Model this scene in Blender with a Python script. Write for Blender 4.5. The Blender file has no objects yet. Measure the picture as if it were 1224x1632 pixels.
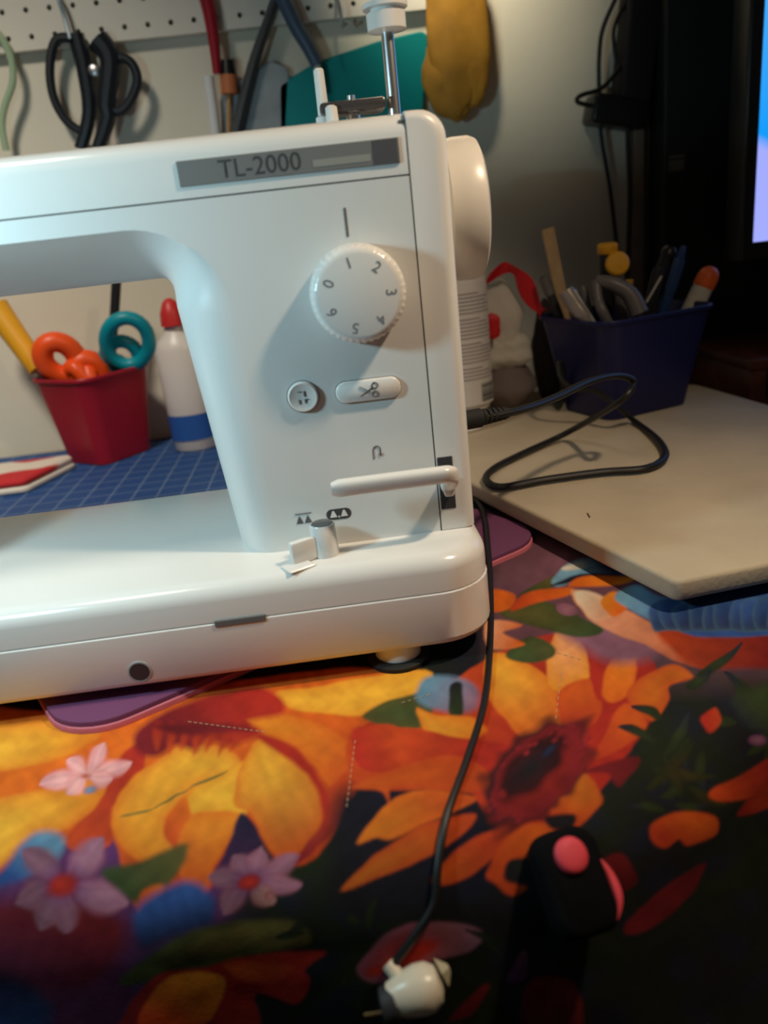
import bpy, bmesh, math, random
import numpy as np
from mathutils import Vector, Matrix
random.seed(7)
S = bpy.context.scene
COL = S.collection
# ------------------------------------------------------------------ frame
# Lengths below are millimetres in the machine's frame: x along the machine, y away from the
# viewer (0 = front face of the pillar), z up (0 = bed surface).  Z0 lifts it above the floor.
Z0 = 806.0
TABLE = -66.0          # cloth surface
BOARD = -44.0          # top of the padded board
WALL = 620.0           # back wall
def W(p): return Vector((p[0]/1000.0, p[1]/1000.0, (p[2]+Z0)/1000.0))

# ------------------------------------------------------------------ camera
YAW, PITCH, ROLL = 0.04372, 0.34906, -0.11451
CAM = np.array([-49.2, -412.4, 165.86]); FPX = 1256.0
def _axes():
    cy, sy, cp, sp = math.cos(YAW), math.sin(YAW), math.cos(PITCH), math.sin(PITCH)
    f = np.array([sy*cp, cy*cp, -sp]); r = np.array([cy, -sy, 0.0]); u = np.cross(r, f)
    c, s = math.cos(ROLL), math.sin(ROLL)
    return c*r+s*u, -s*r+c*u, f
CR, CU, CF = _axes()
def ray(x, y): return CF + (x-612.0)/FPX*CR - (y-816.0)/FPX*CU
def onz(x, y, z): d = ray(x, y); return CAM + (z-CAM[2])/d[2]*d
def ony(x, y, yy): d = ray(x, y); return CAM + (yy-CAM[1])/d[1]*d
def project(P):
    d = np.asarray(P, float)-CAM; z = d@CF
    z = np.where(z < 20, 20, z)
    return 612+FPX*(d@CR)/z, 816-FPX*(d@CU)/z
cam = bpy.data.cameras.new('camera'); co = bpy.data.objects.new('camera', cam); COL.objects.link(co)
cam.sensor_fit = 'VERTICAL'; cam.sensor_height = 36.0; cam.lens = FPX/1632.0*36.0
cam.clip_start = 0.01
M = Matrix.Identity(4)
for i in range(3): M[i][0], M[i][1], M[i][2] = CR[i], CU[i], -CF[i]
M.translation = W(CAM); co.matrix_world = M
cam.dof.use_dof = True; cam.dof.focus_distance = 0.50; cam.dof.aperture_fstop = 5.6
S.camera = co
# ------------------------------------------------------------------ world, lamps, exposure
S.view_settings.view_transform = 'Standard'; S.view_settings.look = 'None'
S.view_settings.gamma = 1.0; S.view_settings.use_curve_mapping = False
S.view_settings.exposure = -0.14
wd = bpy.data.worlds.new('room_ambient'); S.world = wd; wd.use_nodes = True
wd.node_tree.nodes['Background'].inputs[0].default_value = (1.0, 0.86, 0.72, 1)
wd.node_tree.nodes['Background'].inputs[1].default_value = 0.03
def area(name, loc, tgt, size, power, col, spread=180):
    l = bpy.data.lights.new(name, 'AREA'); l.shape = 'DISK'; l.size = size/1000.0
    l.energy = power; l.color = col; l.spread = math.radians(spread)
    o = bpy.data.objects.new(name, l); COL.objects.link(o); o.location = W(loc)
    o.rotation_euler = (W(tgt)-W(loc)).to_track_quat('-Z', 'Y').to_euler()
    return o
area('warm_desk_lamp_light', (290, -150, 520), (20, -60, 20), 45, 1.08, (1.0, 0.78, 0.55), 108)
area('cool_desk_lamp_light', (-330, -150, 215), (0, 60, 60), 45, 0.85, (0.54, 0.88, 1.0))
area('ceiling_lamp_light', (-420, -80, 880), (-520, 320, 100), 160, 2.0, (1.0, 0.90, 0.76), 82)
area('added_upper_wall_light', (60, 390, 640), (130, 620, 480), 60, 0.30, (1.0, 0.88, 0.66), 58)  # added light without a lamp of its own, brightens only the upper wall

# ------------------------------------------------------------------ materials
MATS = {}
def mat(name, col, rough=0.5, metal=0.0, spec=0.5, bump=0.0, bscale=300.0, vary=0.0, vscale=20.0, trans=0.0, emis=None, coat=0.0, ior=1.45):
    if name in MATS: return MATS[name]
    m = bpy.data.materials.new(name); m.use_nodes = True
    nt = m.node_tree; b = nt.nodes['Principled BSDF']
    b.inputs['Base Color'].default_value = (*col, 1); b.inputs['Roughness'].default_value = rough
    b.inputs['Metallic'].default_value = metal; b.inputs['Specular IOR Level'].default_value = spec
    b.inputs['Transmission Weight'].default_value = trans; b.inputs['Coat Weight'].default_value = coat
    b.inputs['IOR'].default_value = ior
    tc = nt.nodes.new('ShaderNodeTexCoord')
    if vary > 0:
        n = nt.nodes.new('ShaderNodeTexNoise'); n.inputs['Scale'].default_value = vscale; n.inputs['Detail'].default_value = 4
        nt.links.new(tc.outputs['Object'], n.inputs['Vector'])
        r = nt.nodes.new('ShaderNodeValToRGB')
        r.color_ramp.elements[0].position = 0.3; r.color_ramp.elements[1].position = 0.7
        r.color_ramp.elements[0].color = (*[c*(1-vary) for c in col], 1)
        r.color_ramp.elements[1].color = (*[min(1, c*(1+vary)) for c in col], 1)
        nt.links.new(n.outputs['Fac'], r.inputs['Fac']); nt.links.new(r.outputs['Color'], b.inputs['Base Color'])
    if bump > 0:
        n = nt.nodes.new('ShaderNodeTexNoise'); n.inputs['Scale'].default_value = bscale; n.inputs['Detail'].default_value = 3
        nt.links.new(tc.outputs['Object'], n.inputs['Vector'])
        bp = nt.nodes.new('ShaderNodeBump'); bp.inputs['Strength'].default_value = bump; bp.inputs['Distance'].default_value = 0.002
        nt.links.new(n.outputs['Fac'], bp.inputs['Height']); nt.links.new(bp.outputs['Normal'], b.inputs['Normal'])
    if emis:
        b.inputs['Emission Color'].default_value = (*emis[0], 1); b.inputs['Emission Strength'].default_value = emis[1]
    MATS[name] = m
    return m
WHITE = mat('white_plastic', (0.72, 0.72, 0.70), 0.34, bump=0.03, bscale=900)
WHITE2 = mat('white_gloss_plastic', (0.76, 0.75, 0.72), 0.18)
SEAM = mat('dark_seam', (0.12, 0.11, 0.10), 0.7)
GREYP = mat('grey_print', (0.10, 0.10, 0.11), 0.6)
GREYLIGHT = mat('mid_grey_plastic', (0.17, 0.17, 0.17), 0.5)
BLACK = mat('black_plastic', (0.012, 0.012, 0.013), 0.35)
RUBBER = mat('black_rubber', (0.010, 0.010, 0.010), 0.75)
CHROME = mat('chrome', (0.92, 0.92, 0.92), 0.28, metal=1.0)
STEEL = mat('brushed_steel', (0.45, 0.46, 0.48), 0.35, metal=1.0)

# ------------------------------------------------------------------ mesh helpers
class MB:
    def __init__(s): s.v = []; s.f = []
    def add(s, v, f):
        k = len(s.v); s.v += [tuple(map(float, q)) for q in v]; s.f += [tuple(i+k for i in q) for q in f]; return s
    def bm(s, b):
        b.verts.ensure_lookup_table(); b.verts.index_update()
        s.add([tuple(q.co) for q in b.verts], [[w.index for w in q.verts] for q in b.faces]); b.free(); return s
    def box(s, lo, hi, bev=0.0, seg=3, rot=None, org=None):
        b = bmesh.new(); bmesh.ops.create_cube(b, size=1.0)
        c = [(lo[i]+hi[i])/2 for i in range(3)]; d = [hi[i]-lo[i] for i in range(3)]
        for q in b.verts: q.co = Vector([c[i]+q.co[i]*d[i] for i in range(3)])
        if bev > 0: bmesh.ops.bevel(b, geom=list(b.edges), offset=bev, segments=seg, affect='EDGES', profile=0.5)
        if rot is not None:
            o = Vector(org if org is not None else c)
            for q in b.verts: q.co = o + rot @ (q.co-o)
        return s.bm(b)
    def rings(s, R, cap0=True, cap1=True, close=True):
        n = len(R[0]); k = len(s.v)
        for r in R: s.v += [tuple(map(float, q)) for q in r]
        m = n if close else n-1
        for i in range(len(R)-1):
            for j in range(m):
                a = k+i*n+j; b = k+i*n+(j+1) % n
                s.f.append((a, b, b+n, a+n))
        if cap0: s.f.append(tuple(k+j for j in range(n-1, -1, -1)))
        if cap1: s.f.append(tuple(k+(len(R)-1)*n+j for j in range(n)))
        return s
    def lathe(s, prof, org, axis=(0, 0, 1), n=32, cap0=True, cap1=True):
        a = Vector(axis).normalized(); t = a.orthogonal().normalized(); b = a.cross(t); o = Vector(org)
        R = []
        for h, r in prof:
            R.append([o+a*h+(t*math.cos(2*math.pi*j/n)+b*math.sin(2*math.pi*j/n))*max(r, 0.01) for j in range(n)])
        return s.rings(R, cap0, cap1)
    def tube(s, pts, r, n=8, smooth=0, flat=1.0, closed=False):
        P = [Vector(q) for q in pts]
        if smooth: P = catmull(P, smooth, closed)
        m = len(P); rad = r if callable(r) else (lambda t: r)
        R = []; up = None
        for i in range(m):
            a = P[(i-1) % m] if closed else P[max(i-1, 0)]; b = P[(i+1) % m] if closed else P[min(i+1, m-1)]
            d = (b-a)
            d = d.normalized() if d.length > 1e-6 else Vector((0, 0, 1))
            if up is None: up = d.orthogonal().normalized() if abs(d.z) > 0.9 else d.cross(Vector((0, 0, 1))).cross(d).normalized()
            up = (up-d*up.dot(d)).normalized(); sd = d.cross(up); q = rad(i/(m-1))
            R.append([P[i]+(up*math.cos(2*math.pi*j/n)*flat+sd*math.sin(2*math.pi*j/n))*q for j in range(n)])
        if closed: R.append(R[0])
        return s.rings(R, not closed, not closed)
    def prism(s, poly, z0, z1, bev=0.0):       # polygon in plan, CCW, extruded up; optional rounded top rim
        R = [[(x, y, z0) for x, y in poly]]
        if bev > 0:
            for k in range(0, 5):
                a = k*math.pi/8; ins = bev*(1-math.cos(a)); q = inset(poly, ins)
                R.append([(x, y, z1-bev+bev*math.sin(a)) for x, y in q])
        else: R.append([(x, y, z1) for x, y in poly])
        return s.rings(R)
    def slab(s, poly, org, U, V, t, bev=0.0):  # outline in its own plane (U right, V up), thickness t along U x V
        o, U, V = Vector(org), Vector(U), Vector(V); N = U.cross(V)
        def ring(p, h): return [o+U*a+V*b+N*h for a, b in p]
        R = [ring(inset(poly, bev), 0), ring(poly, bev), ring(poly, t-bev), ring(inset(poly, bev), t)] if bev > 0 else [ring(poly, 0), ring(poly, t)]
        return s.rings(R)
    def map(s, fn): s.v = [tuple(fn(*q)) for q in s.v]; return s
def catmull(P, k, closed=False):
    out = []; n = len(P); m = n if closed else n-1
    for i in range(m):
        p0, p1, p2, p3 = (P[(i-1) % n], P[i], P[(i+1) % n], P[(i+2) % n]) if closed else (P[max(i-1, 0)], P[i], P[i+1], P[min(i+2, n-1)])
        for j in range(k):
            t = j/k
            out.append(0.5*((2*p1)+(p2-p0)*t+(2*p0-5*p1+4*p2-p3)*t*t+(3*p1-p0-3*p2+p3)*t**3))
    if not closed: out.append(P[-1].copy())
    return out
def inset(poly, d):
    n = len(poly); out = []
    for i in range(n):
        a, b, c = Vector(poly[i-1]), Vector(poly[i]), Vector(poly[(i+1) % n])
        e1 = (b-a).normalized() if (b-a).length > 1e-9 else Vector((1, 0)); e2 = (c-b).normalized() if (c-b).length > 1e-9 else e1
        n1 = Vector((-e1.y, e1.x)); n2 = Vector((-e2.y, e2.x)); m = n1+n2
        m = m/max(m.dot(n1), 0.3) if m.length > 1e-6 else n1
        out.append((b.x+m.x*d, b.y+m.y*d))
    return out
def rpoly(corners, seg=6):      # [(x, y, r)...] CCW -> rounded polygon
    out = []; n = len(corners)
    for i in range(n):
        a, b, c = Vector(corners[i-1][:2]), Vector(corners[i][:2]), Vector(corners[(i+1) % n][:2]); r = corners[i][2]
        d1, d2 = (a-b).normalized(), (c-b).normalized(); ang = d1.angle(d2)
        t = min(r/math.tan(ang/2), (a-b).length*0.48, (c-b).length*0.48); r = t*math.tan(ang/2)
        if r < 0.02: out.append((b.x, b.y)); continue
        cen = b+(d1+d2).normalized()*(r/math.sin(ang/2)); s0 = b+d1*t; e0 = b+d2*t
        a0 = math.atan2(s0.y-cen.y, s0.x-cen.x); a1 = math.atan2(e0.y-cen.y, e0.x-cen.x)
        da = (a1-a0+math.pi) % (2*math.pi)-math.pi
        for k in range(seg+1):
            q = a0+da*k/seg; out.append((cen.x+r*math.cos(q), cen.y+r*math.sin(q)))
    return out
def text2d(body, size):
    c = bpy.data.curves.new('t', 'FONT'); c.body = body; c.size = size; c.align_x = 'CENTER'; c.align_y = 'CENTER'; c.resolution_u = 3
    o = bpy.data.objects.new('t', c); COL.objects.link(o)
    me = bpy.data.meshes.new_from_object(o.evaluated_get(bpy.context.evaluated_depsgraph_get()))
    v = [(q.co.x, q.co.y) for q in me.vertices]; f = [tuple(p.vertices) for p in me.polygons]
    bpy.data.objects.remove(o); bpy.data.curves.remove(c); bpy.data.meshes.remove(me)
    return v, f
def text(mb, body, size, org, U, V, off=0.15):
    v, f = text2d(body, size); o, U, V = Vector(org), Vector(U).normalized(), Vector(V).normalized(); N = U.cross(V)
    return mb.add([o+U*a+V*b+N*off for a, b in v], f)

def tag(o, label, cat, group=None, kind=None):
    if label: o['label'] = label
    if cat: o['category'] = cat
    if group: o['group'] = group
    if kind: o['kind'] = kind
    return o
def thing(name, base, label, cat, group=None):
    o = bpy.data.objects.new(name, None); COL.objects.link(o); o.location = W(base); o.empty_display_size = 0.02
    return tag(o, label, cat, group)
def wloc(o):
    l = Vector((0, 0, 0))
    while o is not None: l += o.location; o = o.parent
    return l
def obj(name, mb, material, parent=None, base=None, sharp=35, label=None):
    if parent is not None: org = wloc(parent)
    elif base is not None: org = W(base)
    else:
        a = np.array(mb.v); org = W(((a[:, 0].min()+a[:, 0].max())/2, (a[:, 1].min()+a[:, 1].max())/2, a[:, 2].min()))
    me = bpy.data.meshes.new(name); me.from_pydata([tuple(W(q)-org) for q in mb.v], [], mb.f)
    b = bmesh.new(); b.from_mesh(me); bmesh.ops.recalc_face_normals(b, faces=list(b.faces)); b.to_mesh(me); b.free()
    me.polygons.foreach_set('use_smooth', [True]*len(me.polygons)); me.set_sharp_from_angle(angle=math.radians(sharp))
    for m in (material if isinstance(material, (list, tuple)) else [material]): me.materials.append(m)
    o = bpy.data.objects.new(name, me); COL.objects.link(o)
    if parent is not None: o.parent = parent
    else: o.location = org
    if label: o['label'] = label
    return o
X, Y, Z = (1, 0, 0), (0, 1, 0), (0, 0, 1)

# ------------------------------------------------------------------ setting
WALLM = mat('painted_wall', (0.78, 0.74, 0.61), 0.85, bump=0.15, bscale=120, vary=0.04, vscale=6)
o = obj('wall_back', MB().box((-1800, WALL, -Z0), (1400, WALL+80, 1700)), WALLM); tag(o, 'pale painted wall behind the table', 'wall', kind='structure')
FLOORM = mat('dark_floor_wood', (0.022, 0.018, 0.022), 0.6, vary=0.4, vscale=30)
fl = obj('floor', MB().box((-1800, -1800, -Z0-40), (1400, WALL, -Z0-4)), mat('floor_gap', (0.006, 0.006, 0.008), 0.8)); tag(fl, 'dark wooden floor under the table', 'floor', kind='structure')
pk = None
for i in range(16):
    mb = MB().box((-1800+200*i+1.5, -1800, -Z0-6), (-1800+200*(i+1)-1.5, WALL-2, -Z0), 1.0, 1)
    obj('plank', mb, FLOORM, fl)
TRIM = mat('brown_trim_wood', (0.075, 0.055, 0.04), 0.6, vary=0.25, vscale=40)
tr = obj('trim_1', MB().box((357, WALL-16, -200), (392, WALL-1, 1000), 2), TRIM); tag(tr, 'brown wooden trim post on the wall beside the dark cabinet', 'trim', kind='structure')
obj('edge_strip', MB().box((343, WALL-24, -200), (356.5, WALL-1, 1000), 2), mat('pale_trim', (.22, .17, .13), .6, vary=.15, vscale=40), tr)

# pegboard with real holes
PEGM = mat('pegboard_paint', (0.76, 0.73, 0.64), 0.7, bump=0.05, bscale=200)
def pegboard():
    mb = MB(); p = 25.4; x0, x1, z0, rows = -520.0, 166.0, 386.0, 12
    cols = int((x1-x0)/p); yf, yb = WALL-14, WALL-9
    for i in range(cols):
        for j in range(rows):
            cx, cz = x0+(i+.5)*p, z0+(j+.5)*p; v = []; n = 8
            sq = [(1, 0), (1, 1), (0, 1), (-1, 1), (-1, 0), (-1, -1), (0, -1), (1, -1)]
            v += [(cx+a*p/2, yf, cz+b*p/2) for a, b in sq]
            v += [(cx+3*math.cos(k*math.pi/4), yf, cz+3*math.sin(k*math.pi/4)) for k in range(8)]
            v += [(cx+3*math.cos(k*math.pi/4), yb, cz+3*math.sin(k*math.pi/4)) for k in range(8)]
            f = []
            for k in range(8):
                q = (k+1) % 8; f += [(k, q, 8+q, 8+k), (8+k, 8+q, 16+q, 16+k)]
            mb.add(v, f)
    xe = x0+cols*p; ze = z0+rows*p
    mb.add([(x0, yf, z0), (xe, yf, z0), (xe, WALL-1, z0), (x0, WALL-1, z0)], [(0, 1, 2, 3)])
    mb.add([(xe, yf, z0), (xe, yf, ze), (xe, WALL-1, ze), (xe, WALL-1, z0)], [(0, 1, 2, 3)])
    mb.add([(x0, yf, z0), (x0, yf, ze), (x0, WALL-1, ze), (x0, WALL-1, z0)], [(0, 1, 2, 3)])
    o = obj('pegboard', mb, PEGM); tag(o, 'off-white pegboard with rows of round holes on the wall', 'pegboard')
pegboard()

# ------------------------------------------------------------------ table and sunflower cloth
EDGE_A = (np.array([-56.0, -130.0]), np.array([-0.065, -1.0])/math.hypot(0.065, 1))      # front edge: point, outward normal
_d = np.array([161.0-30.0, -60.0+160.0]); EDGE_B = (np.array([161.0, -40.0]), np.array([_d[1], -_d[0]])/np.hypot(*_d))
def sdf(x, y):
    a = (x-EDGE_A[0][0])*EDGE_A[1][0]+(y-EDGE_A[0][1])*EDGE_A[1][1]
    b = (x-EDGE_B[0][0])*EDGE_B[1][0]+(y-EDGE_B[0][1])*EDGE_B[1][1]
    k = 26.0; m = np.maximum(a, b)
    return m+k*np.log(np.exp((a-m)/k)+np.exp((b-m)/k))-4.0
RR, TH = 42.0, math.radians(80)
def drop(s):                       # arc length past the edge -> (outward, down)
    t = np.clip(s/RR, 0, TH); rest = np.clip(s-RR*TH, 0, None)
    return RR*np.sin(t)+rest*math.cos(TH), RR*(1-np.cos(t))+rest*math.sin(TH)
def cloth_point(x, y):             # flat cloth coordinates -> place in the room
    x = np.asarray(x, float); y = np.asarray(y, float)
    d = sdf(x, y); e = 0.5
    nx = (sdf(x+e, y)-sdf(x-e, y))/(2*e); ny = (sdf(x, y+e)-sdf(x, y-e))/(2*e); L = np.hypot(nx, ny); nx /= L; ny /= L
    s = np.clip(d, 0, None); h, v = drop(s)
    fold = np.clip(s-40, 0, 400)*0.06*np.sin((x*ny-y*nx)*0.035+1.0)
    return x-nx*s+nx*(h+fold), y-ny*s+ny*(h+fold), TABLE-v
def grid_axis(parts):
    out = []
    for a, b, st in parts: out += list(np.arange(a, b, st))
    return np.array(out+[parts[-1][1]])
def paint(px, py):                 # the printed flowers, as cloth colour
    n = len(px); rng = np.random.RandomState(3)
    C = np.zeros((n, 3)); q = np.stack([px, py], -1)
    def wob(sc, ph): return np.sin(px/sc+ph+1.3*np.sin(py/(sc*1.3)+ph*2))*np.cos(py/(sc*.9)+ph*1.7+1.1*np.sin(px/(sc*1.7)))
    w1, w2, w3 = wob(60, .4), wob(23, 2.1), wob(11, 4.0)
    def mix(a, b, t): return a+(b-a)*t[:, None]
    A = lambda *c: np.array(c, float)
    YEL, GOLD, ORA, DEEP, RED, CRIM, DARK, PUR, LIL, PINK, BLU, SKY, GRN, OLI, NAVY, PEACH, WHT = (
        A(.80, .41, .035), A(.70, .24, .016), A(.66, .125, .010), A(.50, .055, .010), A(.40, .022, .012), A(.17, .010, .014), A(.008, .007, .010), A(.075, .02, .08),
        A(.24, .10, .15), A(.64, .29, .28), A(.025, .07, .24), A(.14, .30, .44), A(.035, .055, .016), A(.09, .075, .018), A(.008, .009, .026), A(.72, .33, .18), A(.74, .64, .5))
    # ground: dark foliage, lilac haze to the left
    t = np.clip(.5+.5*w1, 0, 1); C[:] = mix(mix(np.tile(DARK, (n, 1)), GRN*.3, t), NAVY, np.clip(w2, 0, 1)*.6)
    left = np.clip((430-px)/260, 0, 1)*np.clip((py-1270)/90, 0, 1)
    C[:] = mix(C, mix(np.tile(PUR, (n, 1)), BLU, np.clip(.4+.6*w2, 0, 1)*.5), left)
    top = np.clip((1120-py)/120, 0, 1)*np.clip((px-760)/40, 0, 1); C[:] = mix(C, LIL*.7, top*.8)
    far = np.clip((700-py)/100, 0, 1); C[:] = mix(C, OLI, far)
    def petal(b, tip, w, bend, c0, c1, c2=None, vein=.07, shp=.75, edge=.25, soft=.16):
        b = np.array(b, float); tip = np.array(tip, float); d = tip-b; L = np.hypot(*d); u = d/L; nn = np.array([-u[1], u[0]])
        lo = np.minimum(b, tip)-w*1.2-abs(bend); hi = np.maximum(b, tip)+w*1.2+abs(bend)
        I = np.nonzero((px > lo[0]) & (px < hi[0]) & (py > lo[1]) & (py < hi[1]))[0]
        if not len(I): return
        e = q[I]-b; tt = (e@u)/L; ok = (tt > 0) & (tt < 1); I = I[ok]; e = e[ok]; tt = tt[ok]
        v = e@nn-bend*4*tt*(1-tt)+1.8*w3[I]
        hw = w*np.sin(np.pi*tt**shp)**.72+.01
        r = np.abs(v)/hw; al = np.clip((1-r)/soft, 0, 1)
        if c2 is None: c2 = c1
        col = np.where((tt < .5)[:, None], c0+(c1-c0)*(tt*2)[:, None], c1+(c2-c1)*(tt*2-1)[:, None])
        sh = 1+vein*np.sin(v/hw*9+3*tt+w2[I]*1.5)+.12*w2[I]+.05*w3[I]; ed = np.clip(r, 0, 1)**2.5*(edge/.25)
        sh *= 1-.07*np.sign(v)*np.clip(r*2, 0, 1)
        col = col*sh[:, None]*np.stack([1-.12*ed, 1-.5*ed, 1-.5*ed], -1)
        C[I] = C[I]+(col-C[I])*al[:, None]
    def blob(c, a, b, ang, c0, c1, soft=.25, vein=.15):
        c = np.array(c, float); R = max(a, b)*1.3
        I = np.nonzero((abs(px-c[0]) < R) & (abs(py-c[1]) < R))[0]
        if not len(I): return
        e = q[I]-c; ca, sa = math.cos(ang), math.sin(ang)
        x = (e[:, 0]*ca+e[:, 1]*sa)/a; y = (-e[:, 0]*sa+e[:, 1]*ca)/b
        r = np.hypot(x, y)*(1+.10*w3[I]+.08*w2[I]); al = np.clip((1-r)/soft, 0, 1)
        col = (c0+(c1-c0)*np.clip(r, 0, 1)[:, None])*(1+vein*w3[I]+vein*w2[I])[:, None]
        C[I] = C[I]+(col-C[I])*al[:, None]
    def flower(c, R, k, w, c0, c1, cen, ph=0.0, sq=1.0):
        for i in range(k):
            a = ph+2*math.pi*i/k; rr = R*(1+.15*math.sin(i*2.3))
            petal((c[0]+.1*R*math.cos(a), c[1]+.1*R*math.sin(a)*sq), (c[0]+rr*math.cos(a), c[1]+rr*math.sin(a)*sq), w, 3*math.sin(i), c0, c1, shp=1.25)
        blob(c, R*.25, R*.22, 0, cen, cen*.8)
    # scattered leaves and flowers out to the sides and on the hanging part
    for i in range(260):
        x, y = rng.uniform(-900, 2100), rng.uniform(850, 2700)
        if -40 < x < 1264 and y < 1650: continue
        a = rng.uniform(0, 6.28); L = rng.uniform(60, 160); c = [GRN, ORA, GOLD, RED, OLI, PUR, BLU, DEEP][rng.randint(8)]
        petal((x, y), (x+L*math.cos(a), y+L*math.sin(a)), L*.28, rng.uniform(-15, 15), c*.7, c)
    def shape(pts, c0, c1, a=None, b=None, soft=5.0, rim=None, rw=18.0, tex=.11, k=5):
        P = np.array([tuple(v) for v in catmull([Vector((x, y, 0)) for x, y in pts], k, True)])[:, :2]
        lo, hi = P.min(0)-soft, P.max(0)+soft
        I = np.nonzero((px > lo[0]) & (px < hi[0]) & (py > lo[1]) & (py < hi[1]))[0]
        if not len(I): return
        e = q[I]+np.stack([w3[I]*1.6, w2[I]*1.6], -1); ins = np.zeros(len(I), bool); dm = np.full(len(I), 1e9); Q = np.roll(P, -1, 0)
        for (x0, y0), (x1, y1) in zip(P, Q):
            dx, dy = x1-x0, y1-y0; L = dx*dx+dy*dy+1e-9
            t = np.clip(((e[:, 0]-x0)*dx+(e[:, 1]-y0)*dy)/L, 0, 1)
            dm = np.minimum(dm, (e[:, 0]-x0-t*dx)**2+(e[:, 1]-y0-t*dy)**2)
            if y0 != y1: ins ^= ((y0 > e[:, 1]) != (y1 > e[:, 1])) & (e[:, 0] < dx*(e[:, 1]-y0)/dy+x0)
        d = np.sqrt(dm); al = np.clip(.5+np.where(ins, d, -d)/soft, 0, 1)
        if a is None: t = np.clip(.5+.5*w1[I], 0, 1)
        else:
            u = np.array(b, float)-np.array(a, float); t = np.clip(((e-np.array(a, float))@u)/(u@u), 0, 1)
            nn = np.array([-u[1], u[0]])/np.hypot(*u); v = (e-np.array(a, float))@nn
        col = c0+(c1-c0)*t[:, None]
        g = 1+tex*w2[I]+tex*.6*w3[I]
        if a is not None: g = g+.05*np.sin(v/4.5+2*w1[I])
        col = col*g[:, None]
        if rim is not None:
            m = np.exp(-d/rw)[:, None]; col = col+(rim-col)*m*.75
        C[I] = C[I]+(col-C[I])*al[:, None]
    def Lp(*v): return [(x*.5212, 988+y*.5212) for x, y in v]
    def Rp(*v): return [(526+x*.5703, 860+y*.5703) for x, y in v]
    def sl(c0, c1, a, b, *v, **k): shape(Lp(*v), c0, c1, Lp(a)[0], Lp(b)[0], **k)
    def sr(c0, c1, a, b, *v, **k): shape(Rp(*v), c0, c1, Rp(a)[0], Rp(b)[0], **k)
    # ---- left: golden flower, violet blossoms below it
    sl(PUR*1.3, PUR*.5, (300, 700), (200, 1236), (-160, 760), (300, 640), (640, 700), (700, 900), (420, 1000), (380, 1290), (-160, 1290), soft=20)
    sl(CRIM*.7, PUR*.5, (200, 900), (100, 1200), (-120, 900), (200, 860), (380, 930), (330, 1080), (180, 1150), (-120, 1120), soft=30)
    sl(NAVY*1.6, BLU*.6, (0, 1100), (0, 1236), (-120, 1090), (60, 1100), (160, 1200), (60, 1300), (-120, 1300), soft=24)
    sl(ORA, DEEP, (300, 400), (500, 860), (-160, 300), (300, 290), (700, 190), (1260, 160), (1240, 440), (1110, 480), (1050, 600), (960, 730), (850, 740), (740, 600), (640, 830), (430, 900), (340, 660), (200, 680), (-160, 800))
    sl(YEL*1.06, GOLD, (0, 370), (310, 340), (-160, 350), (120, 305), (320, 325), (240, 400), (120, 442), (-160, 470), rim=ORA)
    sl(YEL*.95, GOLD, (0, 640), (300, 500), (-160, 600), (120, 520), (290, 485), (325, 540), (200, 640), (100, 660), (20, 745), (-160, 830), rim=ORA)
    sl(RED, DEEP, (420, 390), (220, 690), (200, 665), (300, 560), (360, 430), (440, 375), (435, 480), (350, 600), (335, 690), (240, 710))
    sl(YEL*.95, GOLD*.95, (600, 400), (420, 720), (470, 440), (560, 385), (700, 395), (750, 480), (620, 505), (560, 560), (510, 620), (545, 690), (470, 745), (390, 712), (343, 640), (350, 560), (400, 485), rim=ORA)
    sl(YEL, YEL*.85, (740, 450), (600, 600), (560, 560), (620, 500), (770, 430), (765, 540), (745, 605), (650, 595), (580, 605), rim=GOLD)
    sl(DEEP, ORA, (500, 680), (570, 560), (498, 630), (560, 540), (585, 600), (572, 705), (530, 700))
    sl(GOLD, DEEP, (660, 600), (600, 830), (580, 600), (650, 588), (745, 600), (700, 680), (660, 740), (622, 838), (560, 795), (540, 700), rim=ORA)
    sl(GOLD, DEEP, (860, 300), (1080, 470), (750, 300), (860, 288), (990, 325), (1085, 400), (1095, 465), (1020, 510), (960, 445), (880, 375), (785, 345), rim=ORA)
    sl(YEL*.95, RED*.9, (780, 420), (900, 740), (785, 365), (860, 385), (940, 450), (990, 540), (985, 640), (935, 695), (850, 725), (800, 655), (768, 590), (715, 565), (730, 470), rim=ORA)
    sl(DEEP, CRIM*1.4, (1060, 480), (920, 730), (1000, 520), (1095, 450), (1075, 560), (985, 680), (900, 750), (930, 690), (985, 620))
    sl(RED, RED, (780, 350), (1000, 600), (775, 345), (880, 375), (962, 460), (1004, 560), (992, 650), (974, 540), (930, 465), (850, 405), soft=8)
    sl(YEL, YEL*1.05, (850, 250), (1224, 200), (845, 222), (1000, 198), (1300, 150), (1290, 240), (1100, 292), (960, 284), (880, 268), rim=GOLD)
    sl(CRIM, RED, (560, 380), (760, 260), (430, 330), (560, 255), (760, 205), (850, 232), (865, 288), (760, 308), (800, 345), (700, 385), (640, 365), (600, 400), (540, 385), (470, 420), (410, 390), soft=12)
    for k in range(7): sl(RED*.7, DEEP, (480+k*40, 330), (470+k*36, 410), (470+k*44, 320), (500+k*44, 325), (478+k*38, 400+12*(k % 2)), soft=8)
    sl(CRIM*.6, CRIM, (470, 330), (760, 330), (470, 325), (620, 315), (780, 335), (700, 345), (560, 350), soft=10)
    for tp_, w in (((120, 505), 24), ((205, 425), 22), ((320, 375), 20), ((405, 435), 22), ((205, 535), 22), ((345, 490), 20)):
        (x0, y0), (x1, y1) = Lp((265, 475), tp_); petal((x0, y0), (x1, y1), w*.85, 2, PINK, PINK*1.25, PINK*1.1, shp=1.2, soft=.5)
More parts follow.
